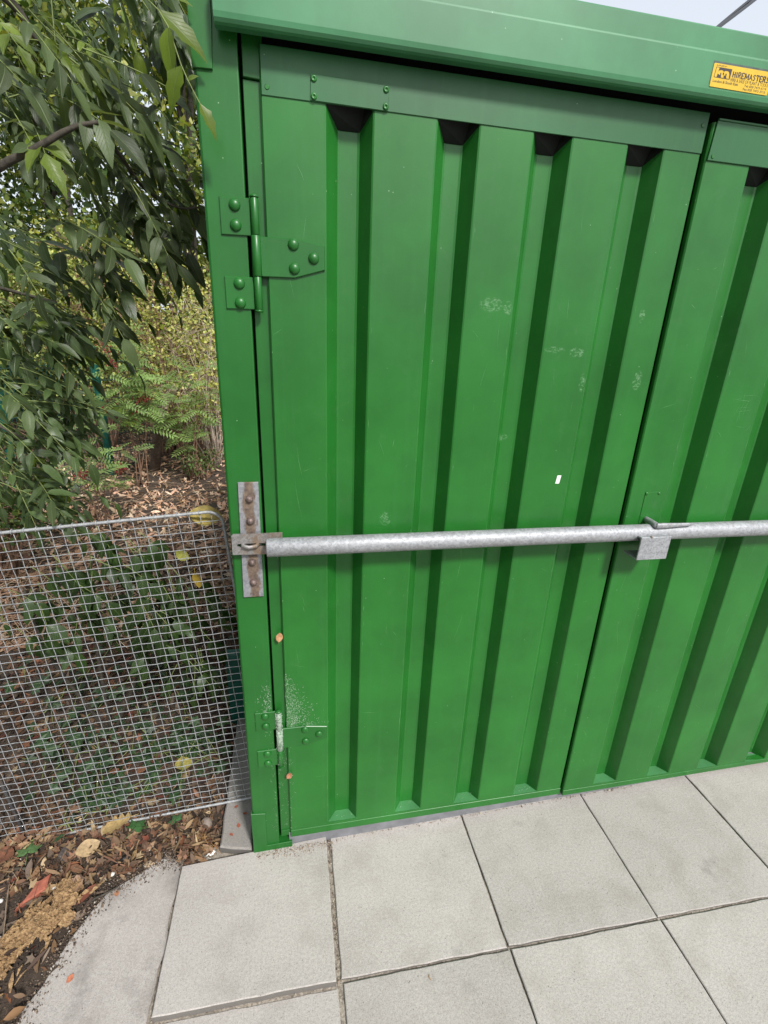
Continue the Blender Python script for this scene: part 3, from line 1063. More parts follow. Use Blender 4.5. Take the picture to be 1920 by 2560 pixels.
for (x0, x1) in ((0.1545, 0.2445), (0.372, 0.459), (0.575, 0.6615), (0.790, 0.8775)):
    for i in range(0):
        ax, az = r.uniform(x0 + .005, x1 - .005), 1.932
        p0 = Vector((ax, r.uniform(0, .004), az - r.uniform(0, .01)))
        p1 = Vector((r.choice([x0 + .004, x1 - .004]) + r.uniform(-.01, .01), r.uniform(.004, .022), az - r.uniform(.01, .09)))
        mm = (p0 + p1) / 2 - Vector((0, 0, r.uniform(0, .01)))
        mb.tube([p0, mm, p1], 0.00008, 3, False)
    xl = (x0 + x1) / 2 + 0.003
    for i in range(7):   # dirt flecks resting on the foot of each rib
        px, py = r.uniform(x0 + .014, x1 - .014), r.uniform(.004, .022)
        s_ = r.uniform(.0004, .0011)
        mb.tube([(px - s_, py, 0.0735), (px + s_, py + r.uniform(-.001, .001), 0.0742 + r.uniform(0, .002))], s_ * .45, 4)
tag(mb.build('cobweb', WEB, door, recalc=False), kind='stuff')

# ------------------------------------------------------------------ the galvanised bar across the doors
bar = empty('security_bar', (0.012, -0.045, 1.053))
tag(bar, 'galvanised tube bar lying level across both green container doors', 'security bar')
bar_y, bar_z, br = -0.0465, 1.0535, 0.0222
mb = MB()
mb.tube([(x, bar_y, bar_z + 0.0015 * math.sin(x * 2)) for x in (0.010, 0.0115, 0.3, 0.7, 1.1, 1.5, 2.0, 2.3)], [br * 0.97] + [br] * 7, 32)
t_ = mb.build('tube', GALV, bar)
mb = MB()   # slotted tongue welded to the tube's end: plate with a long slot
o_ = [(-0.0715, 1.0265), (0.011, 1.0250), (0.046, 1.0400), (0.046, 1.0790), (-0.0165, 1.0775), (-0.068, 1.0785), (-0.0715, 1.0755)]
sl_ = [(-0.0555 + 0.0045 * math.cos(a), 1.0500 + 0.0045 * math.sin(a)) for a in [R(90 + i * 30) for i in range(7)]] + [(0.0015 + 0.0045 * math.cos(a), 1.0500 + 0.0045 * math.sin(a)) for a in [R(-90 + i * 30) for i in range(7)]]
bm = bmesh.new()


def ringv(poly, y):
    return [bm.verts.new((x, y, z)) for x, z in poly]


yF, yB = -0.0205, -0.0150
of, ob_, sf_, sb_ = ringv(o_, yF), ringv(o_, yB), ringv(sl_, yF), ringv(sl_, yB)
for A_, B_ in ((of, ob_), (sf_, sb_)):
    for i in range(len(A_)):
        j = (i + 1) % len(A_)
        bm.faces.new((A_[i], A_[j], B_[j], B_[i]))
for A_, B_ in ((of, sf_), (ob_, sb_)):
    es = []
    for L_ in (A_, B_):
        for i in range(len(L_)):
            e_ = bm.edges.get((L_[i], L_[(i + 1) % len(L_)]))
            es.append(e_)
    bmesh.ops.triangle_fill(bm, use_beauty=True, edges=es)
bmesh.ops.recalc_face_normals(bm, faces=bm.faces)
me = bpy.data.meshes.new('slotted_tongue')
bm.to_mesh(me)
bm.free()
me.materials.append(GALV_R)
o = bpy.data.objects.new('slotted_tongue', me)
COL.objects.link(o)
o.parent = bar
mb = MB()   # lock shroud: open ended channel hung under the bar
x0, x1, zt_, zb_ = 0.977, 1.068, 1.0560, 0.9900
yf_, yb_ = -0.0850, -0.0300
mb.box(x0, x1, yf_, yf_ + 0.004, zb_, zt_, 0.0012)
mb.box(x0 + 0.0005, x1 - 0.0005, yf_ + 0.004, yb_, zb_, zb_ + 0.004, 0.0005)
mb.box(x0 + 0.0005, x1 - 0.0005, yf_ + 0.004, bar_y - 0.012, zt_ - 0.0045, zt_ - 0.0005, 0.0004)
mb.box(x1 - 0.0045, x1 - 0.0006, yf_ + 0.004, yb_, zb_ + 0.004, zt_ - 0.0045, 0.0004)
mb.build('lock_shroud', GALV, bar)
mb = MB()
mb.dome((x0 + 0.030, yf_ + 0.001, zt_ + 0.0005), 0.004, 0.004, 10, 3, (0, -0.4, 1))
mb.build('weld_blob', GALV_R, bar)
for ch in bar.children:
    ch.location = -bar.location

# ------------------------------------------------------------------ wire mesh panel left of the container
RA = 0.083
pan = empty('mesh_panel', (-0.121, 0.18, 1.068), (0, -RA, 0))
tag(pan, 'galvanised wire mesh panel with rounded corner standing beside the container', 'mesh panel')
# local: x to the left is negative, z down is negative; top right corner at the origin
PW, PH, cr = 1.35, 1.066, 0.038
mb = MB()
pts = [(-PW, 0, 0)]
pts += [(-PW + 0.05 * i, 0, 0) for i in range(1, 26)]
for i in range(0, 7):
    a = R(90 - i * 15)
    pts.append((-cr + cr * math.cos(a), 0, -cr + cr * math.sin(a)))
pts += [(0, 0, -cr - 0.05 * i) for i in range(1, 20)]
for i in range(0, 7):
    a = R(-i * 15)
    pts.append((-cr + cr * math.cos(a), 0, -PH + cr + cr * math.sin(a)))
pts += [(-cr - 0.06 * i, 0, -PH) for i in range(1, 21)] + [(-PW, 0, -PH)]
pts = [p for i, p in enumerate(pts) if i == 0 or math.dist(p, pts[i - 1]) > 1e-4]
mb.tube(pts, 0.0043, 10)
mb.build('frame', GALV_W, pan)
wv = MB()
nseg = 42
wv.tube([(0.0009 * math.sin(i * math.pi + 0), 0.0012 * (1 if i % 2 else -1), -PH * i / nseg) for i in range(nseg + 1)], 0.00106, 6)
wire_v = wv.build('wire', GALV_W, pan)
wh = MB()
nseg = 46
wh.tube([(-PW * i / nseg, 0.0012 * (-1 if i % 2 else 1) - 0.001, 0) for i in range(nseg + 1)], 0.00106, 6)
wire_h = wh.build('wire', GALV_W, pan)
r = random.Random(5)
first = True
for i in range(1, 46):
    x = -0.0085 - 0.0287 * i + 0.0287 * 0.3 + r.uniform(-.0006, .0006)
    mt = Matrix.Translation((x, 0.0035, 0)) @ Matrix.Rotation(r.uniform(-.0015, .0015), 4, 'Y')
    if first:
        wire_v.matrix_local = mt
        first = False
    else:
        inst(wire_v, 'wire', pan, mt)
first = True
for i in range(1, 42):
    z = -0.0255 * i - 0.0005
    if z < -PH + 0.008:
        break
    mt = Matrix.Translation((0.003, -0.0012, z + r.uniform(-.0005, .0005))) @ Matrix.Rotation(r.uniform(-.0012, .0012), 4, 'Y')
    if first:
        wire_h.matrix_local = mt
        first = False
    else:
        inst(wire_h, 'wire', pan, mt)
# wire ends curled round the frame
wr = MB()
wr.tube([(0.0078 * math.sin(a) * 0.1, -0.0066 * math.cos(a), 0.0066 * math.sin(a)) for a in [R(-70 + i * 32) for i in range(9)]], 0.0013, 5)
clip = wr.build('wire_wrap', GALV_W, pan)
first = True
for i in range(1, 45):
    mt = Matrix.Translation((-0.0085 - 0.0287 * i + 0.0287 * 0.3, 0, 0))
    if -0.0085 - 0.0287 * i + 0.0287 * 0.3 > -0.04:
        continue
    if first:
        clip.matrix_local = mt
        first = False
    else:
        inst(clip, 'wire_wrap', pan, mt)
wr = MB()
wr.tube([(0.006 + 0.0066 * math.cos(a), -0.002 - 0.0066 * math.sin(a), 0) for a in [R(-40 + i * 32) for i in range(7)]], 0.0013, 5)
for i in range(2, 41):
    if i == 2:
        cl2 = wr.build('wire_wrap', GALV_W, pan)
        cl2.matrix_local = Matrix.Translation((-0.006, 0, -0.0255 * i))
    else:
        inst(cl2, 'wire_wrap', pan, Matrix.Translation((-0.006, 0, -0.0255 * i)))
mb = MB()
mb.tube([(-0.79, 0.011, 0.0), (-0.79, 0.011, -PH + 0.006)], 0.0058, 10)
mb.build('brace_rod', m_galv('dull_rod', (0.20, 0.20, 0.21), 0.2), pan)

# dark teal stub post between panel and container
pst = empty('stub_post', (-0.185, 0.60, -0.05))
tag(pst, 'short dark teal steel post behind the mesh panel beside the container', 'post')
mb = MB()
mb.loft([[(-0.028, -0.028, z), (0.028, -0.028, z), (0.028, 0.028, z), (-0.028, 0.028, z)] for z in (-0.05, 0.34)])
mb.build('shaft', TEAL, pst)
mb = MB()
mb.loft([[(-s_, -s_, z), (s_, -s_, z), (s_, s_, z), (-s_, s_, z)] for s_, z in ((0.031, 0.341), (0.031, 0.350), (0.022, 0.356))])
mb.build('cap', TEAL, pst)

# ------------------------------------------------------------------ overhead cable
cab = empty('overhead_cable', (1.09, 1.0, 2.2))
tag(cab, 'pair of twisted black cables rising from the roof into the sky', 'cable')
A_, B_ = Vector((1.0897, 1.0, 2.20)), Vector((7.93, 6.0, 7.31))
B_ = A_ + (Vector((4.5099, 3.5, 4.7534)) - A_) * 3
for s_ in (0, math.pi):
    pts = []
    for i in range(161):
        t = i / 160
        p = A_.lerp(B_, t)
        dr = (B_ - A_).normalized()
        u_ = dr.cross(Vector((0, 0, 1))).normalized()
        v_ = dr.cross(u_)
        ph = t * 2 * math.pi * 3.2 + s_
        pts.append(p + (u_ * math.cos(ph) + v_ * math.sin(ph)) * 0.0098)
    o = MB().tube(pts, 0.0095, 8).build('strand', CABLE, cab)
    o.location = -cab.location
mb = MB()
mb.tube([(0, 0, -0.03), (0, 0, 0.02)], 0.03, 12)
mb.build('anchor', GALV, cab)

# ------------------------------------------------------------------ fallen leaves, twigs and rubble on the soil
LIT = m_leaf('dead_leaf', (0.3, 0.2, 0.1), None, 0.12, 0.8, False, attr='tint')


def leaf_outline(kind, r):
    """(verts, tris) of a small dry leaf in its own plane, with curl"""
    if kind == 'maple':
        rad = [1.0, .45, .85, .4, .6, .3, .25, .3, .6, .4, .85, .45]
        V_ = [(0, 0)] + [(math.sin(i * math.pi / 6) * q, math.cos(i * math.pi / 6) * q) for i, q in enumerate(rad)]
        F_ = [(0, 1 + i, 1 + (i + 1) % 12) for i in range(12)]
    elif kind == 'ovate':
        ws = [0.05, .32, .42, .3, 0.02]
        V_, F_ = [], []
        for i, w_ in enumerate(ws):
            yv = -1 + i * 0.5
            V_ += [(-w_, yv), (0, yv), (w_, yv)]
        for i in range(4):
            for q in (0, 1):
                a = i * 3 + q
                F_ += [(a, a + 1, a + 4), (a, a + 4, a + 3)]
    else:
        V_ = [(-.12, -1), (.12, -1), (-.2, 0), (.2, 0), (-.05, 1), (.05, 1)]
        F_ = [(0, 1, 3), (0, 3, 2), (2, 3, 5), (2, 5, 4)]
    c1, c2, fold = r.uniform(-.55, .75), r.uniform(-.4, .6), r.uniform(.1, .7)
    out = []
    for (x, y) in V_:
        z = c1 * x * x + c2 * y * y * .5 + fold * abs(x) * .6 + r.uniform(-.05, .05)
        out.append((x * (1 - abs(fold) * .25), y, z))
    return np.array(out), np.array(F_)


rl = random.Random(21)
TPL = [leaf_outline(k_, rl) for k_ in ['ovate'] * 7 + ['maple'] * 6 + ['strip'] * 5]
PAL = [(0.30, 0.17, 0.085), (0.20, 0.10, 0.055), (0.13, 0.07, 0.04), (0.36, 0.15, 0.075), (0.24, 0.075, 0.045), (0.46, 0.31, 0.15), (0.55, 0.42, 0.24), (0.17, 0.125, 0.095), (0.09, 0.055, 0.04), (0.32, 0.20, 0.12), (0.26, 0.19, 0.14)]


def scatter(name, n, place, size, pal, wts, mat, flat=0.5, kinds=None, seed=1, kind='stuff', dim=lambda p: 1.0):
    r = random.Random(seed)
    Vs, Fs, Cs, o = [], [], [], 0
    tp = TPL if kinds is None else [TPL[i] for i in kinds]
    for i in range(n):
        p = place(r)
        if p is None:
            continue
        v, f = r.choice(tp)
        s = size(r, p)
        e = Quaternion((0, 0, 1), r.uniform(0, 6.283)) @ Quaternion((1, 0, 0), r.gauss(0, flat)) @ Quaternion((0, 1, 0), r.gauss(0, flat))
        m_ = np.array(e.to_matrix())
        Vs.append((v * s) @ m_.T + np.array(p))
        Fs.append(f + o)
        o += len(v)
        c_ = r.choices(pal, wts)[0]
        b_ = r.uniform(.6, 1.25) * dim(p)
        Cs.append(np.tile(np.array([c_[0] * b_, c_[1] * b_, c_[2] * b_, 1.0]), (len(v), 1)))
    Va, Fa, Ca = np.concatenate(Vs), np.concatenate(Fs), np.concatenate(Cs)
    return tri_obj(name, Va, Fa, mat, Ca, kind)


def tri_obj(name, Va, Fa, mat, Ca=None, kind=None, uv=None, parent=None, smooth=False):
    me = bpy.data.meshes.new(name)
    nf = len(Fa)
    kk = Fa.shape[1]
    me.vertices.add(len(Va))
    me.vertices.foreach_set('co', np.ascontiguousarray(Va, dtype=np.float32).ravel())
    me.loops.add(nf * kk)
    me.loops.foreach_set('vertex_index', np.ascontiguousarray(Fa, dtype=np.int32).ravel())
    me.polygons.add(nf)
    me.polygons.foreach_set('loop_start', np.arange(0, nf * kk, kk, dtype=np.int32))
    me.update(calc_edges=True)
    if Ca is not None:
        at = me.color_attributes.new('tint', 'FLOAT_COLOR', 'POINT')
        at.data.foreach_set('color', np.ascontiguousarray(Ca, dtype=np.float32).ravel())
    if uv is not None:
        ul = me.uv_layers.new(name='UVMap')
        ul.data.foreach_set('uv', np.ascontiguousarray(uv[Fa.ravel()], dtype=np.float32).ravel())
    if smooth:
        me.polygons.foreach_set('use_smooth', [True] * nf)
    me.materials.append(mat)
    me.validate()
    o = bpy.data.objects.new(name, me)
    COL.objects.link(o)
    if parent:
        o.parent = parent
    if kind:
        o['kind'] = kind
    return o


from mathutils.geometry import intersect_point_line
SLAB_EDGE = [(-0.62, -0.80), (-0.62, -0.42), (-0.603, -0.275), (-0.578, -0.2), (-0.552, -0.14), (-0.532, -0.065), (-0.505, -0.035), (-0.467, -0.018), (-0.42, 0.010), (-0.385, 0.026), (-0.352, 0.045), (-0.318, 0.03), (-0.30, 0.0)]


def on_paving(x, y, mg=0.0):
    if x > -0.187 - mg and y < 2.2:
        if y > 0.0 and x < -0.187 + 0.0:
            return True
        return True
    if x > -0.30 - mg:
        return y < 0.0 + mg
    for i in range(len(SLAB_EDGE) - 1):
        (xa, ya), (xb, yb) = SLAB_EDGE[i], SLAB_EDGE[i + 1]
        if xa <= x <= xb and xb > xa:
            yy = ya + (yb - ya) * (x - xa) / (xb - xa)
            return y < yy + mg
    return False


def near_place(r):
    for _ in range(20):
        x, y = r.uniform(-1.35, -0.185), r.uniform(-0.75, 1.5)
        if on_paving(x, y, 0.004):
            continue
        if x < -1.0 and y < 0:
            continue
        # bare dark soil close to the broken slab
        if y < 0.03 and r.random() < 0.6:
            continue
        return (x, y, ground_z(x, y) + r.uniform(.0, .022))


def mid_place(r):
    y = 1.3 + (r.random() ** 1.4) * 10.5
    x = r.uniform(-0.85 - y * 0.62, -0.16 - 0.03 * y)
    return (x, y, ground_z(x, y) + r.uniform(0, .03))


scatter('leaf_litter', 4200, near_place, lambda r, p: r.uniform(.010, .030), PAL, [6, 6, 6, 4, 3, 1.2, .6, 5, 7, 4, 3], LIT, 0.5, seed=3, dim=lambda p: .52 if p[1] > .2 else .72)  # litter behind the panel darker: tree shade put into the tint
PAL_F = [(0.60, 0.37, 0.26), (0.50, 0.30, 0.19), (0.64, 0.46, 0.33), (0.40, 0.23, 0.14), (0.24, 0.13, 0.09), (0.68, 0.54, 0.40), (0.48, 0.36, 0.24)]
def foot_litter(r):
    for _ in range(20):
        x, y = r.uniform(-1.2, -0.19), 0.0 + abs(r.gauss(.11, .085))
        if not on_paving(x, y, 0.01):
            return (x, y, ground_z(x, y) + r.uniform(.004, .030))


scatter('curled_leaves', 1250, foot_litter, lambda r, p: r.choice([r.uniform(.007, .016), r.uniform(.012, .027)]), [(.33, .21, .12), (.25, .13, .08), (.46, .34, .20), (.19, .11, .07), (.36, .24, .13), (.14, .09, .06)], [4, 4, 1.6, 5, 3, 5], LIT, 0.65, seed=31, dim=lambda p: .85)
scatter('fallen_leaves', 11000, mid_place, lambda r, p: r.uniform(.02, .05), PAL_F, [5, 5, 4, 3, 2, 2, 2], LIT, 0.5, seed=4, dim=lambda p: min(1.2, .55 + .3 * max(0, p[1] - 1.4)))  # tint brightens with distance, easing out the painted tree shade
# soil crumbs, grit and pale stone chips along the ragged slab edge and the wall foot


def crumbs(name, n, place, size, pal, wts, mat, seed):
    r = random.Random(seed)
    Vs, Fs, Cs, o = [], [], [], 0
    base = np.array([(1, 0, 0), (-1, 0, 0), (0, 1, 0), (0, -1, 0), (0, 0, 1), (0, 0, -1)], float)
    tri = np.array([(0, 2, 4), (2, 1, 4), (1, 3, 4), (3, 0, 4), (2, 0, 5), (1, 2, 5), (3, 1, 5), (0, 3, 5)])
    for i in range(n):
        p = place(r)
        if p is None:
            continue
        s = size(r)
        q = Quaternion((r.gauss(0, 1), r.gauss(0, 1), r.gauss(0, 1), r.gauss(0, 1))).normalized()
        v = base * np.array([s * r.uniform(.6, 1.4), s * r.uniform(.5, 1.2), s * r.uniform(.4, .9)])
        v = v @ np.array(q.to_matrix()).T + np.array(p)
        Vs.append(v)
        Fs.append(tri + o)
        o += 6
        c_ = r.choices(pal, wts)[0]
        Cs.append(np.tile(np.array([*c_, 1.0]) * np.array([1, 1, 1, 1]), (6, 1)))
    return tri_obj(name, np.concatenate(Vs), np.concatenate(Fs), mat, np.concatenate(Cs), 'stuff')


k = M('crumb')
at = k.n('Attribute', attribute_name='tint')
k.set(Base_Color=at.outputs['Color'], Roughness=0.95)
CRUMB = k.m


def soil_place(r):
    for _ in range(20):
        x, y = r.uniform(-1.0, -0.2), r.uniform(-0.6, 0.3)
        if not on_paving(x, y, -0.008):
            return (x, y, ground_z(x, y) + r.uniform(-.001, .006))


crumbs('soil_crumbs', 4200, soil_place, lambda r: abs(r.gauss(.0018, .0016)) + .0008, [(0.03, .02, .015), (.06, .042, .03), (.1, .07, .05), (.2, .15, .11), (.45, .41, .36)], [6, 6, 3, 1.5, .5], CRUMB, 5)


def rim_place(r):
    i = r.randrange(1, len(SLAB_EDGE) - 1)
    (xa, ya), (xb, yb) = SLAB_EDGE[i], SLAB_EDGE[i + 1]
    t = r.random()
    x, y = xa + (xb - xa) * t, ya + (yb - ya) * t
    q = r.gauss(.004, .022)
    x, y = x + q * .7 + r.gauss(0, .008), y - q * .6 + r.gauss(0, .008)
    return (x, y, pave_z(x) + r.uniform(.0, .002))


crumbs('soil_spill', 1900, rim_place, lambda r: abs(r.gauss(.0012, .0012)) + .0005, [(0.05, .036, .026), (.10, .072, .052), (.17, .125, .09), (.26, .20, .15), (.40, .36, .31)], [4, 6, 5, 3, 1], CRUMB, 15)


def foot_place(r):
    q = r.random()
    if q < 0.45:
        x = r.uniform(-0.07, 0.17)
        return (x, -0.006 - abs(r.gauss(0, .012)) - 0.02 * max(0, r.random() - .6), pave_z(x) + .0025 + (0.010 if x < .155 else 0))
    if q < 0.75:
        x = r.uniform(0.03, 1.3)
        return (x, 0.003 - abs(r.gauss(0, .004)), pave_z(x) + .002)
    if q < 0.9:
        y = r.uniform(-.37, 0)
        return (0.157 + r.gauss(0, .003), y, pave_z(.157) - 0.004)
    x = r.uniform(-0.31, 1.3)
    return (x, jy(x) + r.gauss(0, .0035), pave_z(x) - 0.005)


crumbs('grit', 1100, foot_place, lambda r: abs(r.gauss(.001, .0007)) + .0005, [(.42, .36, .28), (.3, .22, .16), (.16, .11, .08), (.5, .46, .4)], [3, 3, 3, 1], CRUMB, 6)


# dry stalks and fine twigs in the litter
def twigs(name, n, place, seed, lmin, lmax, rad, pal, wts):
    r = random.Random(seed)
    Vs, Fs, Cs, o = [], [], [], 0
    for i in range(n):
        p = place(r)
        if p is None:
            continue
        L = r.uniform(lmin, lmax)
        a = r.uniform(0, 6.283)
        d = Vector((math.cos(a), math.sin(a), r.gauss(0.05, .18))).normalized()
        side = d.cross(Vector((0, 0, 1))).normalized()
        up = side.cross(d)
        P_ = [Vector(p) - d * L / 2, Vector(p) + side * r.gauss(0, .08) * L + up * r.gauss(0, .05) * L, Vector(p) + d * L / 2]
        rr = rad * r.uniform(.6, 1.5)
        ring = []
        for q, c_ in enumerate(P_):
            rq = rr * (1 - .3 * q)
            for b in range(3):
                an = b * 2.0944
                ring.append(c_ + side * math.cos(an) * rq + up * math.sin(an) * rq)
        Vs.append(np.array([tuple(v) for v in ring]))
        f = []
        for q in (0, 3):
            for b in range(3):
                c2 = (b + 1) % 3
                f += [(q + b, q + c2, q + 3 + c2), (q + b, q + 3 + c2, q + 3 + b)]
        Fs.append(np.array(f) + o)
        o += 9
        c_ = r.choices(pal, wts)[0]
        Cs.append(np.tile(np.array([*c_, 1.0]), (9, 1)))
    return tri_obj(name, np.concatenate(Vs), np.concatenate(Fs), CRUMB, np.concatenate(Cs), 'stuff')


TP = [(.30, .21, .13), (.18, .12, .08), (.10, .065, .045), (.45, .35, .24)]
twigs('twig_litter', 1100, near_place, 8, .02, .10, .0008, TP, [3, 4, 4, 1.5])
twigs('dry_stalks', 2600, lambda r: (lambda p: (p[0], p[1], p[2] + .02))(mid_place(r)), 9, .08, .4, .0022, [(.5, .34, .22), (.38, .24, .15), (.24, .15, .1), (.6, .47, .33)], [3, 3, 2, 1.5])

# ---- things one could pick up from the soil
def lump(name, loc, size, mat, rotz=0, seed=0, rough=0.18, cut=None, sub=2):
    bm = bmesh.new()
    bmesh.ops.create_icosphere(bm, subdivisions=sub, radius=1)
    for v in bm.verts:
        d = 1 + rough * noise.noise(v.co * 1.7 + Vector((seed * 3.1, 0, 0)))
        v.co = Vector((v.co.x * size[0], v.co.y * size[1], v.co.z * size[2])) * d
    for f in bm.faces:
        f.smooth = True
    me = bpy.data.meshes.new(name)
    bm.to_mesh(me)
    bm.free()
    me.materials.append(mat)
    o = bpy.data.objects.new(name, me)
    COL.objects.link(o)
    o.location = (loc[0], loc[1], ground_z(loc[0], loc[1]) + loc[2])
    o.rotation_euler = (rnd.uniform(-.1, .1), rnd.uniform(-.1, .1), rotz)
    return o


STONE = m_plain('pebble_stone', (0.40, 0.30, 0.20), 0.8, 0, 0.15, 40, 0.15)
GREYST = m_plain('grey_stone', (0.22, 0.18, 0.15), 0.9, 0, 0.25, 60, 0.3)
PALEST = m_plain('pale_stone', (0.62, 0.60, 0.56), 0.85, 0, 0.15, 60, 0.2)
BRICKM = m_plain('brick_clay', (0.30, 0.095, 0.06), 0.9, 0, 0.25, 70, 0.5)
tag(lump('pebble', (-0.395, 0.035, 0.008), (0.026, 0.013, 0.010), STONE, R(6), 1, .08), 'smooth oval tan pebble lying beside the broken paving slab', 'pebble')
tag(lump('stone', (-0.245, 0.135, 0.010), (0.022, 0.017, 0.016), GREYST, R(-40), 2), 'rounded grey-brown stone lying in leaves below the mesh panel', 'stone')
tag(lump('stone', (-0.505, 0.02, 0.004), (0.009, 0.007, 0.006), PALEST, 0, 3), 'small pale stone next to the black rubber ring', 'stone')
tag(lump('stone', (-0.665, 0.012, 0.008), (0.010, 0.0075, 0.007), PALEST, R(30), 4), 'white stone beside the upper end of the brick fragment', 'stone')
tag(lump('stone', (-0.80, 0.0, 0.006), (0.008, 0.006, 0.006), PALEST, R(10), 5), 'small white stone left of the brick fragment', 'stone')
tag(lump('stone', (-0.745, -0.12, 0.008), (0.015, 0.012, 0.009), PALEST, R(70), 6), 'pale pinkish stone left of the tan rotten wood', 'stone')
mb = MB()
mb.slab(jitter_poly([(-0.048, -0.024), (0.030, -0.014), (0.046, 0.022), (0.012, 0.020)], 0.014, 0.0022, 5), -0.012, 0.012, 0.004)
o = mb.build('brick_fragment', BRICKM)
o.location = (-0.712, 0.004, ground_z(-0.712, 0.004) + 0.012)
o.rotation_euler = (R(8), R(-6), R(28))
tag(o, 'broken wedge of red brick lying on the dark soil', 'brick')
mb = MB()
nm = 22
ring = []
for i in range(nm):
    a = i * 2 * math.pi / nm
    ring.append([Vector(((0.0125 + 0.0062 * math.cos(b)) * math.cos(a), (0.0125 + 0.0062 * math.cos(b)) * math.sin(a), 0.004 * math.sin(b))) for b in [q * math.pi / 4 for q in range(8)]])
ring.append(ring[0])
mb.loft(ring, False, True)
o = mb.build('rubber_ring', CABLE)
o.location = (-0.478, 0.052, ground_z(-0.478, 0.052) + 0.008)
o.rotation_euler = (R(10), R(5), 0)
tag(o, 'black rubber ring lying on the soil near the tan pebble', 'ring')
for (x, y, s_, lb) in ((-0.418, 0.085, 1.0, 'crumpled white paper scrap among leaves above the tan pebble'), (-0.215, 0.022, 0.9, 'torn white paper scrap at the foot of the concrete kerb'), (-0.87, -0.17, 1.2, 'white paper scrap at the soil\'s outer edge below the pale stones')):
    mb = MB()
    n = 5
    V_ = [((i - 2) * .007 * s_ + rnd.uniform(-.002, .002), (j - 2) * .005 * s_ + rnd.uniform(-.0015, .0015), rnd.uniform(0, .009) * s_) for j in range(n) for i in range(n)]
    V_ += [(x_, y_, z_ - 0.0006) for x_, y_, z_ in V_]
    F_ = [(j * n + i, j * n + i + 1, (j + 1) * n + i + 1, (j + 1) * n + i) for j in range(n - 1) for i in range(n - 1)]
    F_ += [tuple(q + 25 for q in f[::-1]) for f in F_]
    mb.add(V_, F_)
    o = mb.build('paper_scrap', WHITE, recalc=False)
    o.location = (x, y, ground_z(x, y) + .006)
    o.rotation_euler = (0, 0, rnd.uniform(0, 3))
    tag(o, lb, 'litter')
# bark piece
mb = MB()
rings = []
for i in range(7):
    t = i / 6
    rings.append([(-.034 + .068 * t + rnd.uniform(-.002, .002), .020 * math.cos(a) * (0.7 + .3 * math.sin(t * 3.1)) + rnd.uniform(-.0015, .0015), .006 * math.sin(a) + .006 * math.cos(a) ** 2 + rnd.uniform(-.001, .001)) for a in [q * math.pi / 4 for q in range(8)]])
mb.loft(rings, True, False)
o = mb.build('bark_piece', m_plain('dark_bark', (0.075, 0.06, 0.055), 0.9, 0, 0.4, 120, 0.8))
o.location = (-0.655, 0.115, ground_z(-.655, .115) + .012)
o.rotation_euler = (R(10), R(8), R(62))
tag(o, 'flat dark grey bark piece on leaves above the brick fragment', 'bark')
# rotten wood: a low heap of long tan flakes
def crumple():
    r = random.Random(4)
    nu, nv = 96, 54
    ang = R(58)
    ca, sa = math.cos(ang), math.sin(ang)
    V_, F_, keep = [], [], []
    for j in range(nv):
        for i in range(nu):
            a, b = (i / (nu - 1) * 2 - 1) * 0.155, (j / (nv - 1) * 2 - 1) * 0.068
            q1 = noise.noise(Vector((a * 22, b * 60, 1.0)))
            q2 = noise.noise(Vector((a * 50 + 4 * q1, b * 130 + 6 * q1, 5.0)))
            q3 = noise.noise(Vector((a * 160, b * 300, 9.0)))
            rid = (1 - abs(q1) * 2.6) * .012 + (1 - abs(q2) * 2.4) * .009 + q3 * .002
            env = max(0, 1 - (a / .155) ** 2) * max(0, 1 - (b / .068) ** 2)
            z = .016 * env ** .5 + rid * min(1, env * 3) - .003
            aa = a + q2 * .005
            bb = b + q1 * .008
            V_.append((aa * ca - bb * sa, aa * sa + bb * ca, z))
            edge = (abs(a) / .15) ** 2.2 + (abs(b + .012 * math.sin(a * 30)) / .062) ** 2.2 + .75 * noise.noise(Vector((a * 35, b * 35, 2.2))) + .3 * noise.noise(Vector((a * 120, b * 120, 4.2)))
            keep.append(edge < 0.92)
    for j in range(nv - 1):
        for i in range(nu - 1):
            q = (j * nu + i, j * nu + i + 1, (j + 1) * nu + i + 1, (j + 1) * nu + i)
            if all(keep[t] for t in q):
                F_.append(q)
    k = M('crumbly_tan_wood')
    co = k.coord(rot=(0, 0, -ang))
    n1 = k.noise(k.coord(rot=(0, 0, -ang), scale=(1, 3.2, 1)), 85, 6, 0.75)
    c = k.ramp(n1, [(0.34, (0.05, 0.026, 0.015)), (0.45, (0.22, 0.13, 0.06)), (0.58, (0.36, 0.235, 0.115)), (0.8, (0.44, 0.32, 0.19))])
    k.set(Base_Color=c, Roughness=0.9, Normal=k.bump(n1, 0.6, 0.004))
    mb = MB().add(V_, F_, False)
    fl = 0
    while fl < 46:       # loose flakes on top and round the rim
        a, b = r.uniform(-.15, .15), r.uniform(-.07, .07)
        L, ww, a2 = r.uniform(.012, .04), r.uniform(.002, .006), ang + r.gauss(0, .45)
        p = Vector((a * ca - b * sa, a * sa + b * ca, .008 + .016 * max(0, 1 - (a / .155) ** 2) * max(0, 1 - (b / .068) ** 2)))
        d = Vector((math.cos(a2), math.sin(a2), r.gauss(0, .2))) * L
        s2 = Vector((-math.sin(a2), math.cos(a2), r.gauss(0, .5))) * ww
        m_ = p + Vector((0, 0, r.uniform(.001, .006)))
        mb.add([p - d * .5 - s2 * .3, p - d * .5 + s2 * .3, m_ + s2, p + d * .5 + s2 * .2, p + d * .5 - s2 * .4, m_ - s2], [(0, 1, 2, 5), (5, 2, 3, 4)])
        fl += 1
    return mb.build('rotten_wood', k.m, recalc=False)


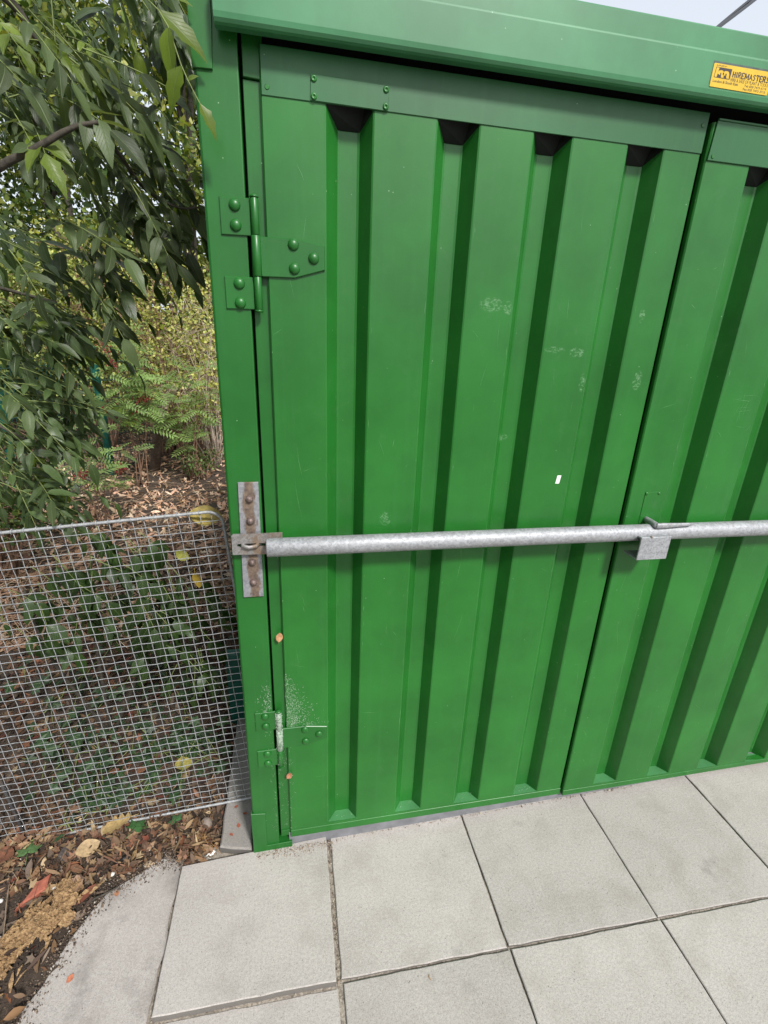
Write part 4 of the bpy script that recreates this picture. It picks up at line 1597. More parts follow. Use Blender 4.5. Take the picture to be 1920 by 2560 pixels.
o = crumple()
o.location = (-0.655, -0.105, ground_z(-.655, -.105) + .006)
tag(o, 'crumbling tan rotten wood heap at the broken slab\'s edge', 'rotten wood')


def big_leaf(name, kind, loc, size, rot, col, label, cat='dead leaf', seed=0, absz=False):
    r = random.Random(seed)
    if kind == 'oak':
        n = 9
        Lx = [.05, .28, .18, .42, .24, .46, .26, .3, .03]
        V_, F_ = [], []
        for i in range(n):
            y = i / (n - 1)
            for s_ in (-1, 0, 1):
                x = s_ * Lx[i]
                V_.append((x, y - .5, .25 * abs(x) + .25 * (y - .5) ** 2 + r.uniform(-.03, .03)))
        for i in range(n - 1):
            for q in (0, 1):
                a = i * 3 + q
                F_.append((a, a + 1, a + 4, a + 3))
    elif kind == 'ivy':
        rad = [1.0, .5, .8, .45, .62, .35, .12, .35, .62, .45, .8, .5]
        V_ = [(0, 0, .06)] + [(math.sin(i * math.pi / 6) * q * .6, math.cos(i * math.pi / 6) * q * .6, r.uniform(-.03, .03)) for i, q in enumerate(rad)]
        F_ = [(0, 1 + i, 1 + (i + 1) % 12) for i in range(12)]
    else:
        n = 8
        V_, F_ = [], []
        for i in range(n):
            y = i / (n - 1)
            w_ = .36 * math.sin(math.pi * min(1, y * .97 + .03)) ** .8
            for s_ in (-1, -.5, 0, .5, 1):
                x = s_ * w_
                V_.append((x, y - .5, .5 * x * x + .35 * (y - .5) ** 2 + r.uniform(-.012, .012)))
        for i in range(n - 1):
            for q in range(4):
                a = i * 5 + q
                F_.append((a, a + 1, a + 6, a + 5))
    V_ = [(x * size, y * size, z * size) for x, y, z in V_]
    mb = MB().add(V_, F_, True)
    mb.tube([(0, -.5 * size, .09 * size), (0.02 * size, -.75 * size, .02 * size)] if kind != 'ivy' else [(0, 0, .05 * size), (.02 * size, -.6 * size, -.1 * size)], [size * .014, size * .010], 5)
    o = mb.build(name, m_plain(name + '_blade', col, 0.7, 0, 0.3, 110, 0.3), recalc=False)
    z = loc[2] if absz else ground_z(loc[0], loc[1]) + loc[2]
    o.location = (loc[0], loc[1], z)
    o.rotation_euler = rot
    tag(o, label, cat)
    return o


big_leaf('oak_leaf', 'oak', (-0.605, -0.012, 0.020), .075, (R(12), R(-8), R(-50)), (.30, .19, .13), 'curled brown oak leaf between brick fragment and tan rotten wood', seed=1)
big_leaf('ivy_leaf', 'ivy', (-0.775, 0.118, 0.030), .085, (R(-18), R(8), R(15)), (.085, .16, .055), 'bright green ivy leaf on brown leaves left of the bark piece', 'ivy leaf', 2)
big_leaf('ivy_leaf', 'ivy', (-0.470, 0.150, 0.032), .085, (R(-20), R(5), R(-25)), (.04, .11, .03), 'dark green ivy leaf with pale veins below the mesh panel', 'ivy leaf', 3)
big_leaf('ivy_leaf', 'ivy', (-0.345, 0.148, 0.026), .06, (R(-14), R(-10), R(30)), (.05, .13, .045), 'small green ivy leaf near the grey-brown stone', 'ivy leaf', 4)
big_leaf('ivy_leaf', 'ivy', (-0.700, 0.150, 0.026), .05, (R(-20), R(12), R(70)), (.035, .085, .03), 'tiny dark ivy leaf just above the bark piece', 'ivy leaf', 5)
big_leaf('dead_leaf', 'oak', (-0.53, 0.165, 0.035), .09, (R(-15), R(10), R(100)), (.40, .28, .12), 'pale yellow-tan dead leaf against the panel\'s bottom rail', seed=6)
big_leaf('dead_leaf', 'oval', (-0.60, 0.105, 0.026), .07, (R(-10), R(25), R(-60)), (.34, .24, .13), 'curled cream dead leaf right of the bark piece', seed=7)
big_leaf('dead_leaf', 'oval', (-0.86, 0.12, 0.030), .10, (R(-5), R(12), R(70)), (.20, .085, .05), 'broad reddish brown dead leaf at the soil\'s outer edge', seed=8)
big_leaf('dead_leaf', 'oval', (-0.520, -0.236, 0.0), .02, (0, R(6), R(-30)), (.42, .15, .08), 'small orange-red dead leaf lying alone on the broken slab', seed=9).location.z = pave_z(-.52) + .0015
big_leaf('dead_leaf', 'oval', (-0.470, -0.045, 0.0), .018, (0, R(8), R(20)), (.36, .16, .08), 'small orange-brown dead leaf on the stained part of the broken slab', seed=10).location.z = pave_z(-.47) + .0015
for i, (x, y, s_) in enumerate(((-.135, .09, .016), (-.155, .062, .013), (-.118, .13, .015), (-.15, .16, .014))):
    o = big_leaf('dead_leaf', 'oval', (x, y, 0), s_, (0, R(10), R(40 * i)), (.30, .09, .05), ('tiny reddish leaf in the middle of the concrete kerb\'s clear stretch', 'tiny reddish leaf nearest the kerb\'s broken front end', 'tiny reddish leaf on the kerb close to the container post', 'tiny reddish leaf on the kerb right under the panel\'s bottom rail')[i], seed=20 + i)
    o.location.z = -0.0095
    o['group'] = 'tiny leaves on the kerb'
big_leaf('dead_leaf', 'oval', (0.0275, -0.004, 0.776), .026, (R(80), R(10), R(10)), (.36, .19, .09), 'small tan dead leaf caught in the door gap above the lower hinge', seed=31, absz=True)
big_leaf('dead_leaf', 'oval', (0.0395, -0.006, 0.290), .022, (R(75), R(40), R(-20)), (.34, .15, .08), 'small brown dead leaf caught in the door gap under the lower hinge', seed=32, absz=True)
big_leaf('dead_leaf', 'oval', (0.385, -0.40, 0.0), .012, (0, R(20), 0), (.30, .2, .12), 'tiny brown dead leaf on the paving joint', seed=33).location.z = pave_z(.385) + .001
o = big_leaf('yellow_leaf', 'oval', (-0.165, 0.215, 1.05), .09, (0, 0, 0), (.26, .20, .05), 'large yellow leaf drooping behind the mesh panel\'s top corner', 'leaf', 34, True)
o.rotation_euler = Matrix(((.98, 0, 0), (0, 1, 0), (0, 0, 1))).to_euler()
LEAF_FIX = [(o, (-.168, .215, 1.040), (1, .1, -.16), (0, -.65, .75))]
o = big_leaf('yellow_leaf', 'oval', (-0.225, 0.30, 0.80), .055, (0, 0, 0), (.30, .21, .03), 'yellow hanging leaf seen through the panel below its top corner', 'leaf', 35, True)
LEAF_FIX.append((o, (-.225, .30, .80), (.15, 0, -1), (-.5, -.8, .2)))
o = big_leaf('yellow_leaf', 'oval', (-0.27, 0.33, 0.86), .045, (0, 0, 0), (.20, .20, .03), 'yellow-green leaf among dark leaves behind the panel', 'leaf', 37, True)
LEAF_FIX.append((o, (-.27, .33, .87), (.8, 0, -.6), (0, -.7, .6)))
big_leaf('yellow_leaf', 'oval', (-0.36, 0.36, 0.04), .085, (R(-10), R(6), R(20)), (.42, .36, .10), 'rounded pale yellow leaf on the soil behind the panel', 'leaf', 36)
# three larger twigs
for (a, b, rr, lb) in (((-0.93, 0.10), (-0.76, 0.075), .0075, 'thick dark twig lying between reddish leaf and brick fragment'), ((-0.70, 0.02), (-0.60, 0.10), .0016, 'thin bent twig crossing the soil above the brick fragment'), ((-0.80, 0.055), (-0.70, -0.20), .0022, 'long thin twig beside the tan rotten wood'), ((-0.55, -0.055), (-0.475, -0.03), .004, 'short dark twig end resting on the broken slab')):
    za, zb = ground_z(*a) + .012, ground_z(*b) + .014
    n = 6
    pts = [(a[0] + (b[0] - a[0]) * i / n + rnd.uniform(-.004, .004), a[1] + (b[1] - a[1]) * i / n + rnd.uniform(-.004, .004), za + (zb - za) * i / n + rnd.uniform(0, .003)) for i in range(n + 1)]
    o = MB().tube(pts, [rr * (1 - .4 * i / n) for i in range(n + 1)], 6).build('twig', BARK if rr > .003 else TWIGM)
    tag(o, lb, 'twig')
# brushwood tuft by the kerb
mb = MB()
r = random.Random(14)
for i in range(46):
    p = Vector((-0.245 + r.gauss(0, .022), 0.055 + r.gauss(0, .02), ground_z(-.245, .05) + .006))
    a = R(r.gauss(-60, 25))
    d = Vector((math.cos(a), math.sin(a), r.uniform(0, .25)))
    L = r.uniform(.02, .06)
    mb.tube([p - d * L * .5, p + Vector((0, 0, r.uniform(.002, .014))), p + d * L * .5], .0007, 4)
tag(mb.build('pine_needles', m_plain('dry_needles', (.36, .20, .08), .8, 0, .3, 100, 0)), 'dry orange-brown needle tuft at the foot of the kerb', 'needles')


# ------------------------------------------------------------------ ivy on the ground behind the panel
def blade_mesh(name, mat, L=1.0, W=0.4, segs=7, curl=0.25, fold=0.2, teeth=0.03, seed=0, tip=1.6):
    """leaflet in local space: base at the origin, tip along +Y, upper side +Z; UV along it"""
    r = random.Random(seed)
    V_, F_, U_ = [], [], []
    tw = r.uniform(-.25, .25)
    for i in range(segs + 1):
        t = i / segs
        w_ = W * .5 * (math.sin(math.pi * t ** .72) ** .85) * (1 + (teeth / W) * r.uniform(-1.5, 1.5)) if 0 < i < segs else 0.004
        z0 = -curl * t * t + r.uniform(-.01, .01)
        for s_ in (-1, -.5, 0, .5, 1):
            x = s_ * w_
            V_.append((x + .06 * math.sin(t * 3 + seed) * t, t * L, z0 * L + fold * abs(x) + tw * x * t + (.03 * math.sin(t * 14 + seed) if abs(s_) == 1 else 0) * W))
            U_.append((.5 + s_ * .5 * (w_ / (W * .5)), t))
    for i in range(segs):
        for q in range(4):
            a = i * 5 + q
            F_.append((a, a + 1, a + 6, a + 5))
    Va, Fa, Ua = np.array(V_), np.array(F_), np.array(U_)
    me = bpy.data.meshes.new(name)
    me.from_pydata(V_, [], [tuple(f) for f in F_])
    ul = me.uv_layers.new(name='UVMap')
    ul.data.foreach_set('uv', Ua[Fa.ravel()].astype(np.float32).ravel())
    me.polygons.foreach_set('use_smooth', [True] * len(F_))
    me.materials.append(mat)
    return me, Va, Fa, Ua


def ivy_mesh(mat, seed):
    r = random.Random(seed)
    rad = [1.0, .52, .8, .45, .62, .4, .15, .4, .62, .45, .8, .52]
    V_ = [(0, .35, .05)] + [(math.sin(i * math.pi / 6) * q * .55, .35 + math.cos(i * math.pi / 6) * q * .6, r.uniform(-.06, .05)) for i, q in enumerate(rad)]
    F_ = [(0, 1 + (i + 1) % 12, 1 + i) for i in range(12)]
    me = bpy.data.meshes.new('ivy_leaf')
    me.from_pydata(V_, [], F_)
    ul = me.uv_layers.new(name='UVMap')
    V2 = np.array(V_)
    ul.data.foreach_set('uv', np.column_stack([.5 + V2[:, 0], V2[:, 1]])[np.array(F_).ravel()].astype(np.float32).ravel())
    me.materials.append(mat)
    return me


def frame(p, d, up, s):
    """matrix: local Y along d, local Z towards up, uniform scale s"""
    y = Vector(d).normalized()
    x = y.cross(Vector(up))
    if x.length < 1e-4:
        x = y.cross(Vector((1, .1, 0)))
    x.normalize()
    z = x.cross(y)
    return Matrix(((x.x * s, y.x * s, z.x * s, p[0]), (x.y * s, y.y * s, z.y * s, p[1]), (x.z * s, y.z * s, z.z * s, p[2]), (0, 0, 0, 1)))


for o, p_, d_, u_ in LEAF_FIX:
    o.matrix_world = frame(p_, d_, u_, 1.0)
IVYM = m_leaf('ivy_leaf_blade', (0.022, 0.050, 0.017), (0.04, 0.065, 0.03), 0.15, 0.45, True, 0.5)
ivy = empty('ground_ivy', (-0.6, 0.6, 0))
tag(ivy, 'dark green ivy creeping over the leaf litter behind the mesh panel', 'ivy')
iv_me = [ivy_mesh(IVYM, i) for i in range(4)]
r = random.Random(17)
ivc = 0
mb = MB()
IVC = [(-.55, .55, .22), (-.8, .75, .25), (-.4, .75, .18), (-.45, .32, .13), (-.75, .42, .16), (-.95, 1.0, .25), (-.32, .42, .08), (-.6, .95, .2), (-.62, .27, .09)]
for i in range(620):
    cx, cy, cr_ = r.choice(IVC)
    x, y = cx + r.gauss(0, cr_ * .6), cy + r.gauss(0, cr_ * .6)
    if x > -.2 or y < .21:
        continue
    h = abs(r.gauss(0.05, .07))
    p = (x + .6, y - .6, ground_z(x, y) + .02 + h)
    a = r.uniform(0, 6.283)
    s = r.uniform(.035, .075)
    up = Vector((r.gauss(0, .4), r.gauss(-.45, .4), 1))
    if ivc >= 295:
        continue
    ivc += 1
    o = bpy.data.objects.new('ivy_leaf', iv_me[i % 4])
    COL.objects.link(o)
    o.parent = ivy
    o.matrix_local = frame(p, (math.cos(a), math.sin(a), r.gauss(-.15, .2)), up, s)
    if i % 3 == 0:
        mb.tube([(p[0] + r.gauss(0, .05), p[1] + r.gauss(0, .05), ground_z(x, y)), p], .0013, 4)
for i in range(9):
    cx, cy, _ = IVC[i]
    a = r.uniform(0, 3.14)
    pts = [(cx + .6 + math.cos(a) * (q - 4) * .06 + r.gauss(0, .012), cy - .6 + math.sin(a) * (q - 4) * .06 + r.gauss(0, .012), ground_z(cx, cy) + .025) for q in range(9)]
    mb.tube(pts, .0022, 5)
mb.build('stem', STALK, ivy)


# ------------------------------------------------------------------ trees and shrubs
def curve_pts(P_, n):
    """Catmull-Rom through the points"""
    P_ = [Vector(p) for p in P_]
    P_ = [P_[0] * 2 - P_[1]] + P_ + [P_[-1] * 2 - P_[-2]]
    out = []
    m = len(P_) - 3
    for i in range(n + 1):
        u = i / n * m
        k_ = min(int(u), m - 1)
        t = u - k_
        a, b, c_, d = P_[k_], P_[k_ + 1], P_[k_ + 2], P_[k_ + 3]
        out.append(0.5 * ((2 * b) + (c_ - a) * t + (2 * a - 5 * b + 4 * c_ - d) * t * t + (3 * b - a - 3 * c_ + d) * t ** 3))
    return out


def limb(parent, name, P_, r0, r1, mat=BARK, n=14, seg=8):
    pts = curve_pts(P_, n)
    o = MB().tube(pts, [r0 + (r1 - r0) * i / n for i in range(n + 1)], seg).build(name, mat, parent)
    o.location = -parent.location
    return o


# ---- the overhanging tree at the left: compound leaves close to the lens
LEAF_N = m_leaf('ash_leaf_blade', (0.078, 0.112, 0.042), (0.12, 0.155, 0.09), 0.38, 0.45, True, 0.6)
LEAF_Y = m_leaf('ash_leaf_young', (0.13, 0.19, 0.022), (0.2, 0.27, 0.06), 0.4, 0.4, True, 0.25)
tree = empty('tree', (-1.95, 1.0, -0.08))
tag(tree, 'leafy tree overhanging the panel with drooping compound leaves beside the container', 'tree')
limb(tree, 'trunk', [(-1.95, 1.0, -0.15), (-1.93, 1.0, 1.0), (-1.98, 1.02, 2.2), (-1.9, 1.0, 3.6), (-1.95, 1.0, 5.0)], .10, .035, n=18, seg=12)
LIMBS = [
    ([(-1.93, 1.0, 1.05), (-1.3, .75, 1.55), (-.75, .30, 1.70), (-.50, .13, 1.795), (-.40, .12, 1.845), (-.33, .12, 1.885), (-.28, .12, 1.90)], .0125, .0035),
    ([(-1.96, 1.0, 1.9), (-1.2, .75, 2.45), (-.62, .52, 2.28), (-.50, .50, 2.17), (-.40, .48, 2.10), (-.25, .45, 2.04)], .016, .003),
    ([(-.29, .13, 1.90), (-.27, .22, 1.87), (-.25, .30, 1.835), (-.18, .28, 1.80), (-.13, .27, 1.80)], .005, .002),
    ([(-1.93, 1.0, .9), (-1.4, .7, 1.35), (-1.0, .5, 1.55), (-.75, .40, 1.62), (-.50, .34, 1.58)], .014, .003),
    ([(-1.93, 1.0, .8), (-1.4, .65, 1.1), (-1.05, .45, 1.28), (-.80, .38, 1.30), (-.62, .34, 1.22)], .012, .003),
    ([(-1.97, 1.0, 2.3), (-1.3, .7, 2.75), (-.7, .45, 2.6), (-.35, .35, 2.35), (-.2, .3, 2.2)], .014, .003),
    ([(-1.9, 1.0, 3.0), (-1.2, .4, 3.2), (-.6, .1, 3.0)], .018, .004),
    ([(-1.95, 1.0, 2.0), (-1.9, .2, 2.4), (-1.7, -.5, 2.5)], .02, .004),
    ([(-1.95, 1.0, 1.6), (-1.6, .3, 1.75), (-1.2, -.1, 1.7)], .016, .004),
    ([(-1.95, 1.0, 3.2), (-1.6, 1.8, 3.7), (-1.0, 2.2, 3.9)], .02, .004),
]
for P_, a, b in LIMBS:
    limb(tree, 'branch', P_, a, b)
var = [blade_mesh('leaf', LEAF_N, 1.0, rnd.uniform(.29, .43), 8, rnd.uniform(-.1, .5), rnd.uniform(.05, .4), .022, i) for i in range(6)]
var_y = [blade_mesh('leaf', LEAF_Y, 1.0, .40, 7, .3, .3, .05, 40 + i) for i in range(2)]
leaflets = []     # (matrix, young)
stalks = MB()
CAM = Vector(cam.location)


def compound(p, d, L, pairs, size, r, young=False, droop=.35, up=None):
    """pinnate leaf: rachis with paired leaflets and a terminal one"""
    p = Vector(p)
    d = Vector(d).normalized()
    up = Vector(up) if up else Vector((r.gauss(0, .25), r.gauss(-.45, .35), 1)).normalized()
    pts = []
    q = p.copy()
    dd = d.copy()
    n = pairs + 2
    for i in range(n + 1):
        pts.append(q.copy())
        q += dd * L / n
        dd = (dd + Vector((0, 0, -droop / n))).normalized()
    if max(v.x for v in pts) > -0.10 and max(v.y for v in pts) > -0.03:
        return
    side = d.cross(up).normalized()
    out = []
    for i in range(pairs):
        b = pts[i + 2] if i + 2 < len(pts) else pts[-1]
        for s_ in (-1, 1):
            ld = (d * r.uniform(.55, 1.0) + side * s_ * r.uniform(.7, 1.1) + Vector((0, 0, -r.uniform(.15, .6)))).normalized()
            sz = size * r.uniform(.75, 1.1) * (1 - .12 * abs(i - pairs * .5))
            tip = b + ld * sz
            if tip.x > -0.082 and tip.y > -0.025:
                continue
            out.append((frame(b, ld, (up + Vector((r.gauss(0, .35), r.gauss(0, .35), 0))), sz), young))
    ld = (dd + Vector((r.gauss(0, .2), r.gauss(0, .2), -.2))).normalized()
    tip = pts[-1] + ld * size
    if not (tip.x > -0.082 and tip.y > -0.025):
        out.append((frame(pts[-1], ld, up, size * r.uniform(.9, 1.2)), young))
    leaflets.extend(out)
    stalks.tube(pts, [.0016 * (1 - .5 * i / n) for i in range(n + 1)], 4, False)


r = random.Random(33)
# crown volumes: centre, radii, number of compound leaves, droop direction
BL = [
    ((-.40, .32, 2.02), (.20, .22, .16), 54, (.75, -.15, -.55)),
    ((-.24, .45, 1.96), (.10, .20, .16), 24, (.55, -.2, -.7)),
    ((-.30, .38, 1.80), (.16, .20, .09), 20, (.7, -.2, -.6)),
    ((-.52, .38, 1.72), (.16, .20, .12), 26, (.8, -.2, -.5)),
    ((-.62, .40, 1.55), (.13, .20, .10), 26, (.85, -.25, -.45)),
    ((-.70, .42, 1.36), (.14, .18, .13), 36, (.85, -.25, -.5)),
    ((-.74, .42, 1.14), (.13, .16, .12), 30, (.75, -.25, -.6)),
    ((-.62, .55, 2.22), (.30, .30, .18), 30, (.6, -.1, -.6)),
    ((-.25, .40, 2.32), (.14, .25, .14), 30, (.5, -.1, -.7)),
    ((-1.0, .45, 1.75), (.25, .3, .4), 50, (.7, -.2, -.5)),
    ((-1.0, .45, 1.25), (.2, .25, .2), 30, (.7, -.2, -.5)),
    ((-.7, .4, 2.75), (.5, .5, .35), 70, (.5, -.2, -.6)),
    ((-1.5, .2, 2.4), (.5, .6, .7), 90, (.3, -.2, -.6)),
    ((-1.7, -.3, 2.0), (.4, .5, .6), 60, (.3, -.3, -.6)),
    ((-1.9, 1.0, 4.2), (1.0, 1.0, .9), 150, (.1, -.1, -.6)),
]
for c_, rad, n, d in BL:
    for i in range(n):
        v = Vector((r.gauss(0, 1), r.gauss(0, 1), r.gauss(0, 1))).normalized() * (r.random() ** .45)
        p = (c_[0] + v.x * rad[0], c_[1] + v.y * rad[1], c_[2] + v.z * rad[2])
        dd = Vector(d) + Vector((r.gauss(0, .35), r.gauss(0, .35), r.gauss(0, .3)))
        compound(p, dd, r.uniform(.12, .22), r.choice([2, 2, 3, 3]), r.choice([r.uniform(.042, .066), r.uniform(.06, .092)]) * (.82 if c_[2] < 1.5 else 1), r, r.random() < (.14 if c_[2] > 1.75 else .03))
nn0 = len(leaflets)
stalks_low = MB()
stalks_keep, stalks = stalks, stalks_low
for c_, rad, n, d in (((-.60, .42, .86), (.24, .10, .10), 20, (.6, -.1, -.7)), ((-.33, .40, .74), (.14, .09, .12), 16, (.3, -.1, -.9)), ((-.52, .48, .60), (.24, .12, .14), 22, (.4, -.1, -.8)), ((-.28, .38, .45), (.10, .08, .14), 9, (.2, -.1, -.9)), ((-.78, .45, .66), (.16, .1, .16), 14, (.5, -.1, -.8))):
    for i in range(n):
        v = Vector((r.gauss(0, 1), r.gauss(0, 1), r.gauss(0, 1))).normalized() * (r.random() ** .45)
        p = (c_[0] + v.x * rad[0], c_[1] + v.y * rad[1], c_[2] + v.z * rad[2])
        if p[1] < .28:
            continue
        compound(p, Vector(d) + Vector((r.gauss(0, .4), r.gauss(0, .15), r.gauss(0, .3))), r.uniform(.08, .14), r.choice([1, 1, 2]), r.uniform(.05, .085), r, False)
low = [q for q in leaflets[nn0:] if q[0].translation.y > .25]
del leaflets[nn0:]
stalks = stalks_keep
sht = empty('young_shoot', (-.7, .62, -.08))
tag(sht, 'dark leafy young shoots growing right behind the wire mesh panel', 'young tree')
for P_ in ([(-.7, .62, -.08), (-.66, .55, .4), (-.6, .46, .75), (-.5, .42, .92)], [(-.7, .62, -.08), (-.5, .52, .35), (-.36, .42, .7), (-.28, .4, .8)], [(-.7, .62, -.08), (-.8, .52, .4), (-.8, .46, .72)]):
    limb(sht, 'stem', P_, .008, .003)
LEAF_S = m_leaf('shoot_leaf_blade', (0.030, 0.060, 0.014), (0.05, 0.085, 0.03), 0.25, 0.4, True, 0.4)
var_s = [blade_mesh('leaf', LEAF_S, 1.0, rnd.uniform(.42, .55), 7, rnd.uniform(0, .5), rnd.uniform(.05, .4), .06, 60 + i)[0] for i in range(4)]
for i, (m_, yg) in enumerate(low[:290]):
    o = bpy.data.objects.new('leaf', var_s[i % 4])
    COL.objects.link(o)
    o.parent = sht
    o.matrix_local = Matrix.Translation(-Vector(sht.location)) @ m_
o = stalks_low.build('leaf_stalks', STALK, sht, recalc=False)
o.location = -sht.location
tag(o, kind='stuff')
# the young sprig that hangs over the top of the post
sp = curve_pts([(-.16, .02, 2.06), (-.11, -.045, 2.00), (-.087, -.058, 1.935), (-.066, -.060, 1.893), (-.046, -.055, 1.862)], 10)
stalks.tube(sp, .0012, 4, False)
for (b, d, s, up) in ((sp[2], (.07, -.01, -.045), .085, (.3, -1, .5)), (sp[3], (-.01, -.01, -.07), .075, (-.6, -1, .2)), (sp[6], (.03, -.01, .015), .018, (0, -1, .3)), (sp[8], (.018, -.005, -.03), .052, (.6, -1, .4)), (sp[5], (-.035, .0, -.06), .07, (-.2, -1, .1)), (sp[1], (.055, -.02, .01), .07, (.2, -.8, 1))):
    leaflets.append((frame(b, d, up, s), True))
leaflets.sort(key=lambda q: (q[0].translation - CAM).length - (3 if False else 0))


def in_view(p):
    l_ = cam.matrix_world.inverted() @ p
    return l_.z < 0 and abs(l_.x / -l_.z) < .86 and abs(l_.y / -l_.z) < 1.13


vis = [q for q in leaflets if in_view(q[0].translation)]
rest = [q for q in leaflets if not in_view(q[0].translation)]
ti = tree.matrix_world.inverted() if False else Matrix.Translation(-Vector(tree.location))
for i, (m_, yg) in enumerate(vis[:298]):
    me = (var_y if yg else var)[i % (2 if yg else 6)][0]
    o = bpy.data.objects.new('leaf', me)
    COL.objects.link(o)
    o.parent = tree
    o.matrix_local = ti @ m_
LEAF_A = m_leaf('ash_leaf_mass', (0.045, 0.09, 0.022), (0.075, 0.125, 0.045), 0.30, 0.38, True, 0.4, attr='tint')
Vs, Fs, Us, Cs, o_ = [], [], [], [], 0
for i, (m_, yg) in enumerate(vis[298:] + rest):
    _, v, f, u = (var_y if yg else var)[i % (2 if yg else 6)]
    mm = np.array(ti @ m_)
    Vs.append(v @ mm[:3, :3].T + mm[:3, 3])
    Fs.append(f + o_)
    Us.append(u)
    o_ += len(v)
    b_ = r.uniform(.6, 1.4)
    c_ = (.17, .24, .022) if yg else (.062 * b_, .098 * b_, .032 * b_)
    Cs.append(np.tile(np.array([*c_, 1.0]), (len(v), 1)))
tri_obj('foliage', np.concatenate(Vs), np.concatenate(Fs), LEAF_A, np.concatenate(Cs), 'stuff', np.concatenate(Us), tree, True)
o = stalks.build('leaf_stalks', STALK, tree, recalc=False)
o.location = -tree.location
tag(o, kind='stuff')

# ---- generic tree / shrub of the background
FOL = m_leaf('small_leaf_mass', (0.08, 0.12, 0.03), None, 0.35, 0.55, False, attr='tint')
LQ = np.array([(-.5, 0, 0), (0, -.12, .06), (.5, 0, 0), (0, 1.0, .05)], float)
LQ = np.array([(0, 0, 0), (.32, .42, .07), (0, 1, -.05), (-.32, .42, .07)], float)


def foliage_mass(n, pos, size, pal, wts, seed, parent, kind='stuff', name='foliage'):
    g_ = np.random.default_rng(seed)
    P_ = pos(g_, n)
    n = len(P_)
    q = g_.normal(size=(n, 4))
    q /= np.linalg.norm(q, axis=1)[:, None]
    w_, x, y, z = q.T
    Rm = np.stack([np.stack([1 - 2 * (y * y + z * z), 2 * (x * y - z * w_), 2 * (x * z + y * w_)], -1),
                   np.stack([2 * (x * y + z * w_), 1 - 2 * (x * x + z * z), 2 * (y * z - x * w_)], -1),
                   np.stack([2 * (x * z - y * w_), 2 * (y * z + x * w_), 1 - 2 * (x * x + y * y)], -1)], 1)
    s = g_.uniform(size[0], size[1], n)
    Va = np.einsum('nij,kj->nki', Rm, LQ) * s[:, None, None] + P_[:, None, :]
    Fa = (np.arange(n)[:, None, None] * 4 + np.array([[0, 1, 2, 3]])[None]).reshape(-1, 4)
    pal = np.array(pal)
    ci = g_.choice(len(pal), n, p=np.array(wts) / sum(wts))
    c_ = pal[ci] * g_.uniform(.7, 1.35, (n, 1))
    Ca = np.repeat(np.column_stack([c_, np.ones(n)]), 4, 0)
    o = tri_obj(name, Va.reshape(-1, 3) - np.array(parent.location), Fa, FOL, Ca, kind, None, parent)
    return o


def clumps(centres, radii, spread=1.0):
    ce = np.array(centres, float)
    ra = np.array(radii, float)

    def pos(g_, n):
        w_ = ra ** 2
        i = g_.choice(len(ce), n, p=w_ / w_.sum())
        v = g_.normal(size=(n, 3))
        v /= np.linalg.norm(v, axis=1)[:, None]
        rad = g_.random(n) ** .4
        return ce[i] + v * (rad * ra[i])[:, None]
    return pos


DARKG = [(.025, .05, .014), (.045, .085, .02), (.08, .125, .03), (.17, .22, .05), (.32, .34, .08)]


def bg_tree(x, y, h, cw, label, seed, n=9000, pal=DARKG, wts=(4, 5, 4, 2, 1), size=(.06, .12), name='background_tree', z0=None, nc=26, low=.15):
    r = random.Random(seed)
    gz = ground_z(x, y)
    t = empty(name, (x, y, gz))
    tag(t, label, 'tree' if name != 'shrub' else 'shrub')
    limb(t, 'trunk', [(x, y, gz - .1), (x + r.uniform(-.1, .1), y, gz + h * .3), (x + r.uniform(-.2, .2), y, gz + h * .6), (x + r.uniform(-.3, .3), y, gz + h * .92)], .02 * h, .006 * h, n=10, seg=8)
    ce, ra = [], []
    for i in range(nc):
        a = r.uniform(0, 6.283)
        zz = r.uniform(low, 1.0)
        rr = cw * (1 - .55 * zz ** 2) * r.uniform(.25, 1)
        p = (x + math.cos(a) * rr, y + math.sin(a) * rr, gz + h * zz)
        ce.append(p)
        ra.append(r.uniform(.10, .22) * h * .55 + .1)
        if i % 2 == 0:
            s = gz + h * max(.12, zz - .25)
            limb(t, 'branch', [(x, y, s), ((x + p[0]) / 2, (y + p[1]) / 2, (s + p[2]) / 2 + .05 * h), p], .006 * h, .0015 * h, n=6, seg=5)
    foliage_mass(n, clumps(ce, ra), size, pal, wts, seed, t)
    return t


YEL = [(.52, .52, .16), (.42, .47, .13), (.60, .55, .22), (.28, .34, .09), (.13, .17, .05)]
# yellow-green sparse shrub with bare brown twigs straight behind the panel


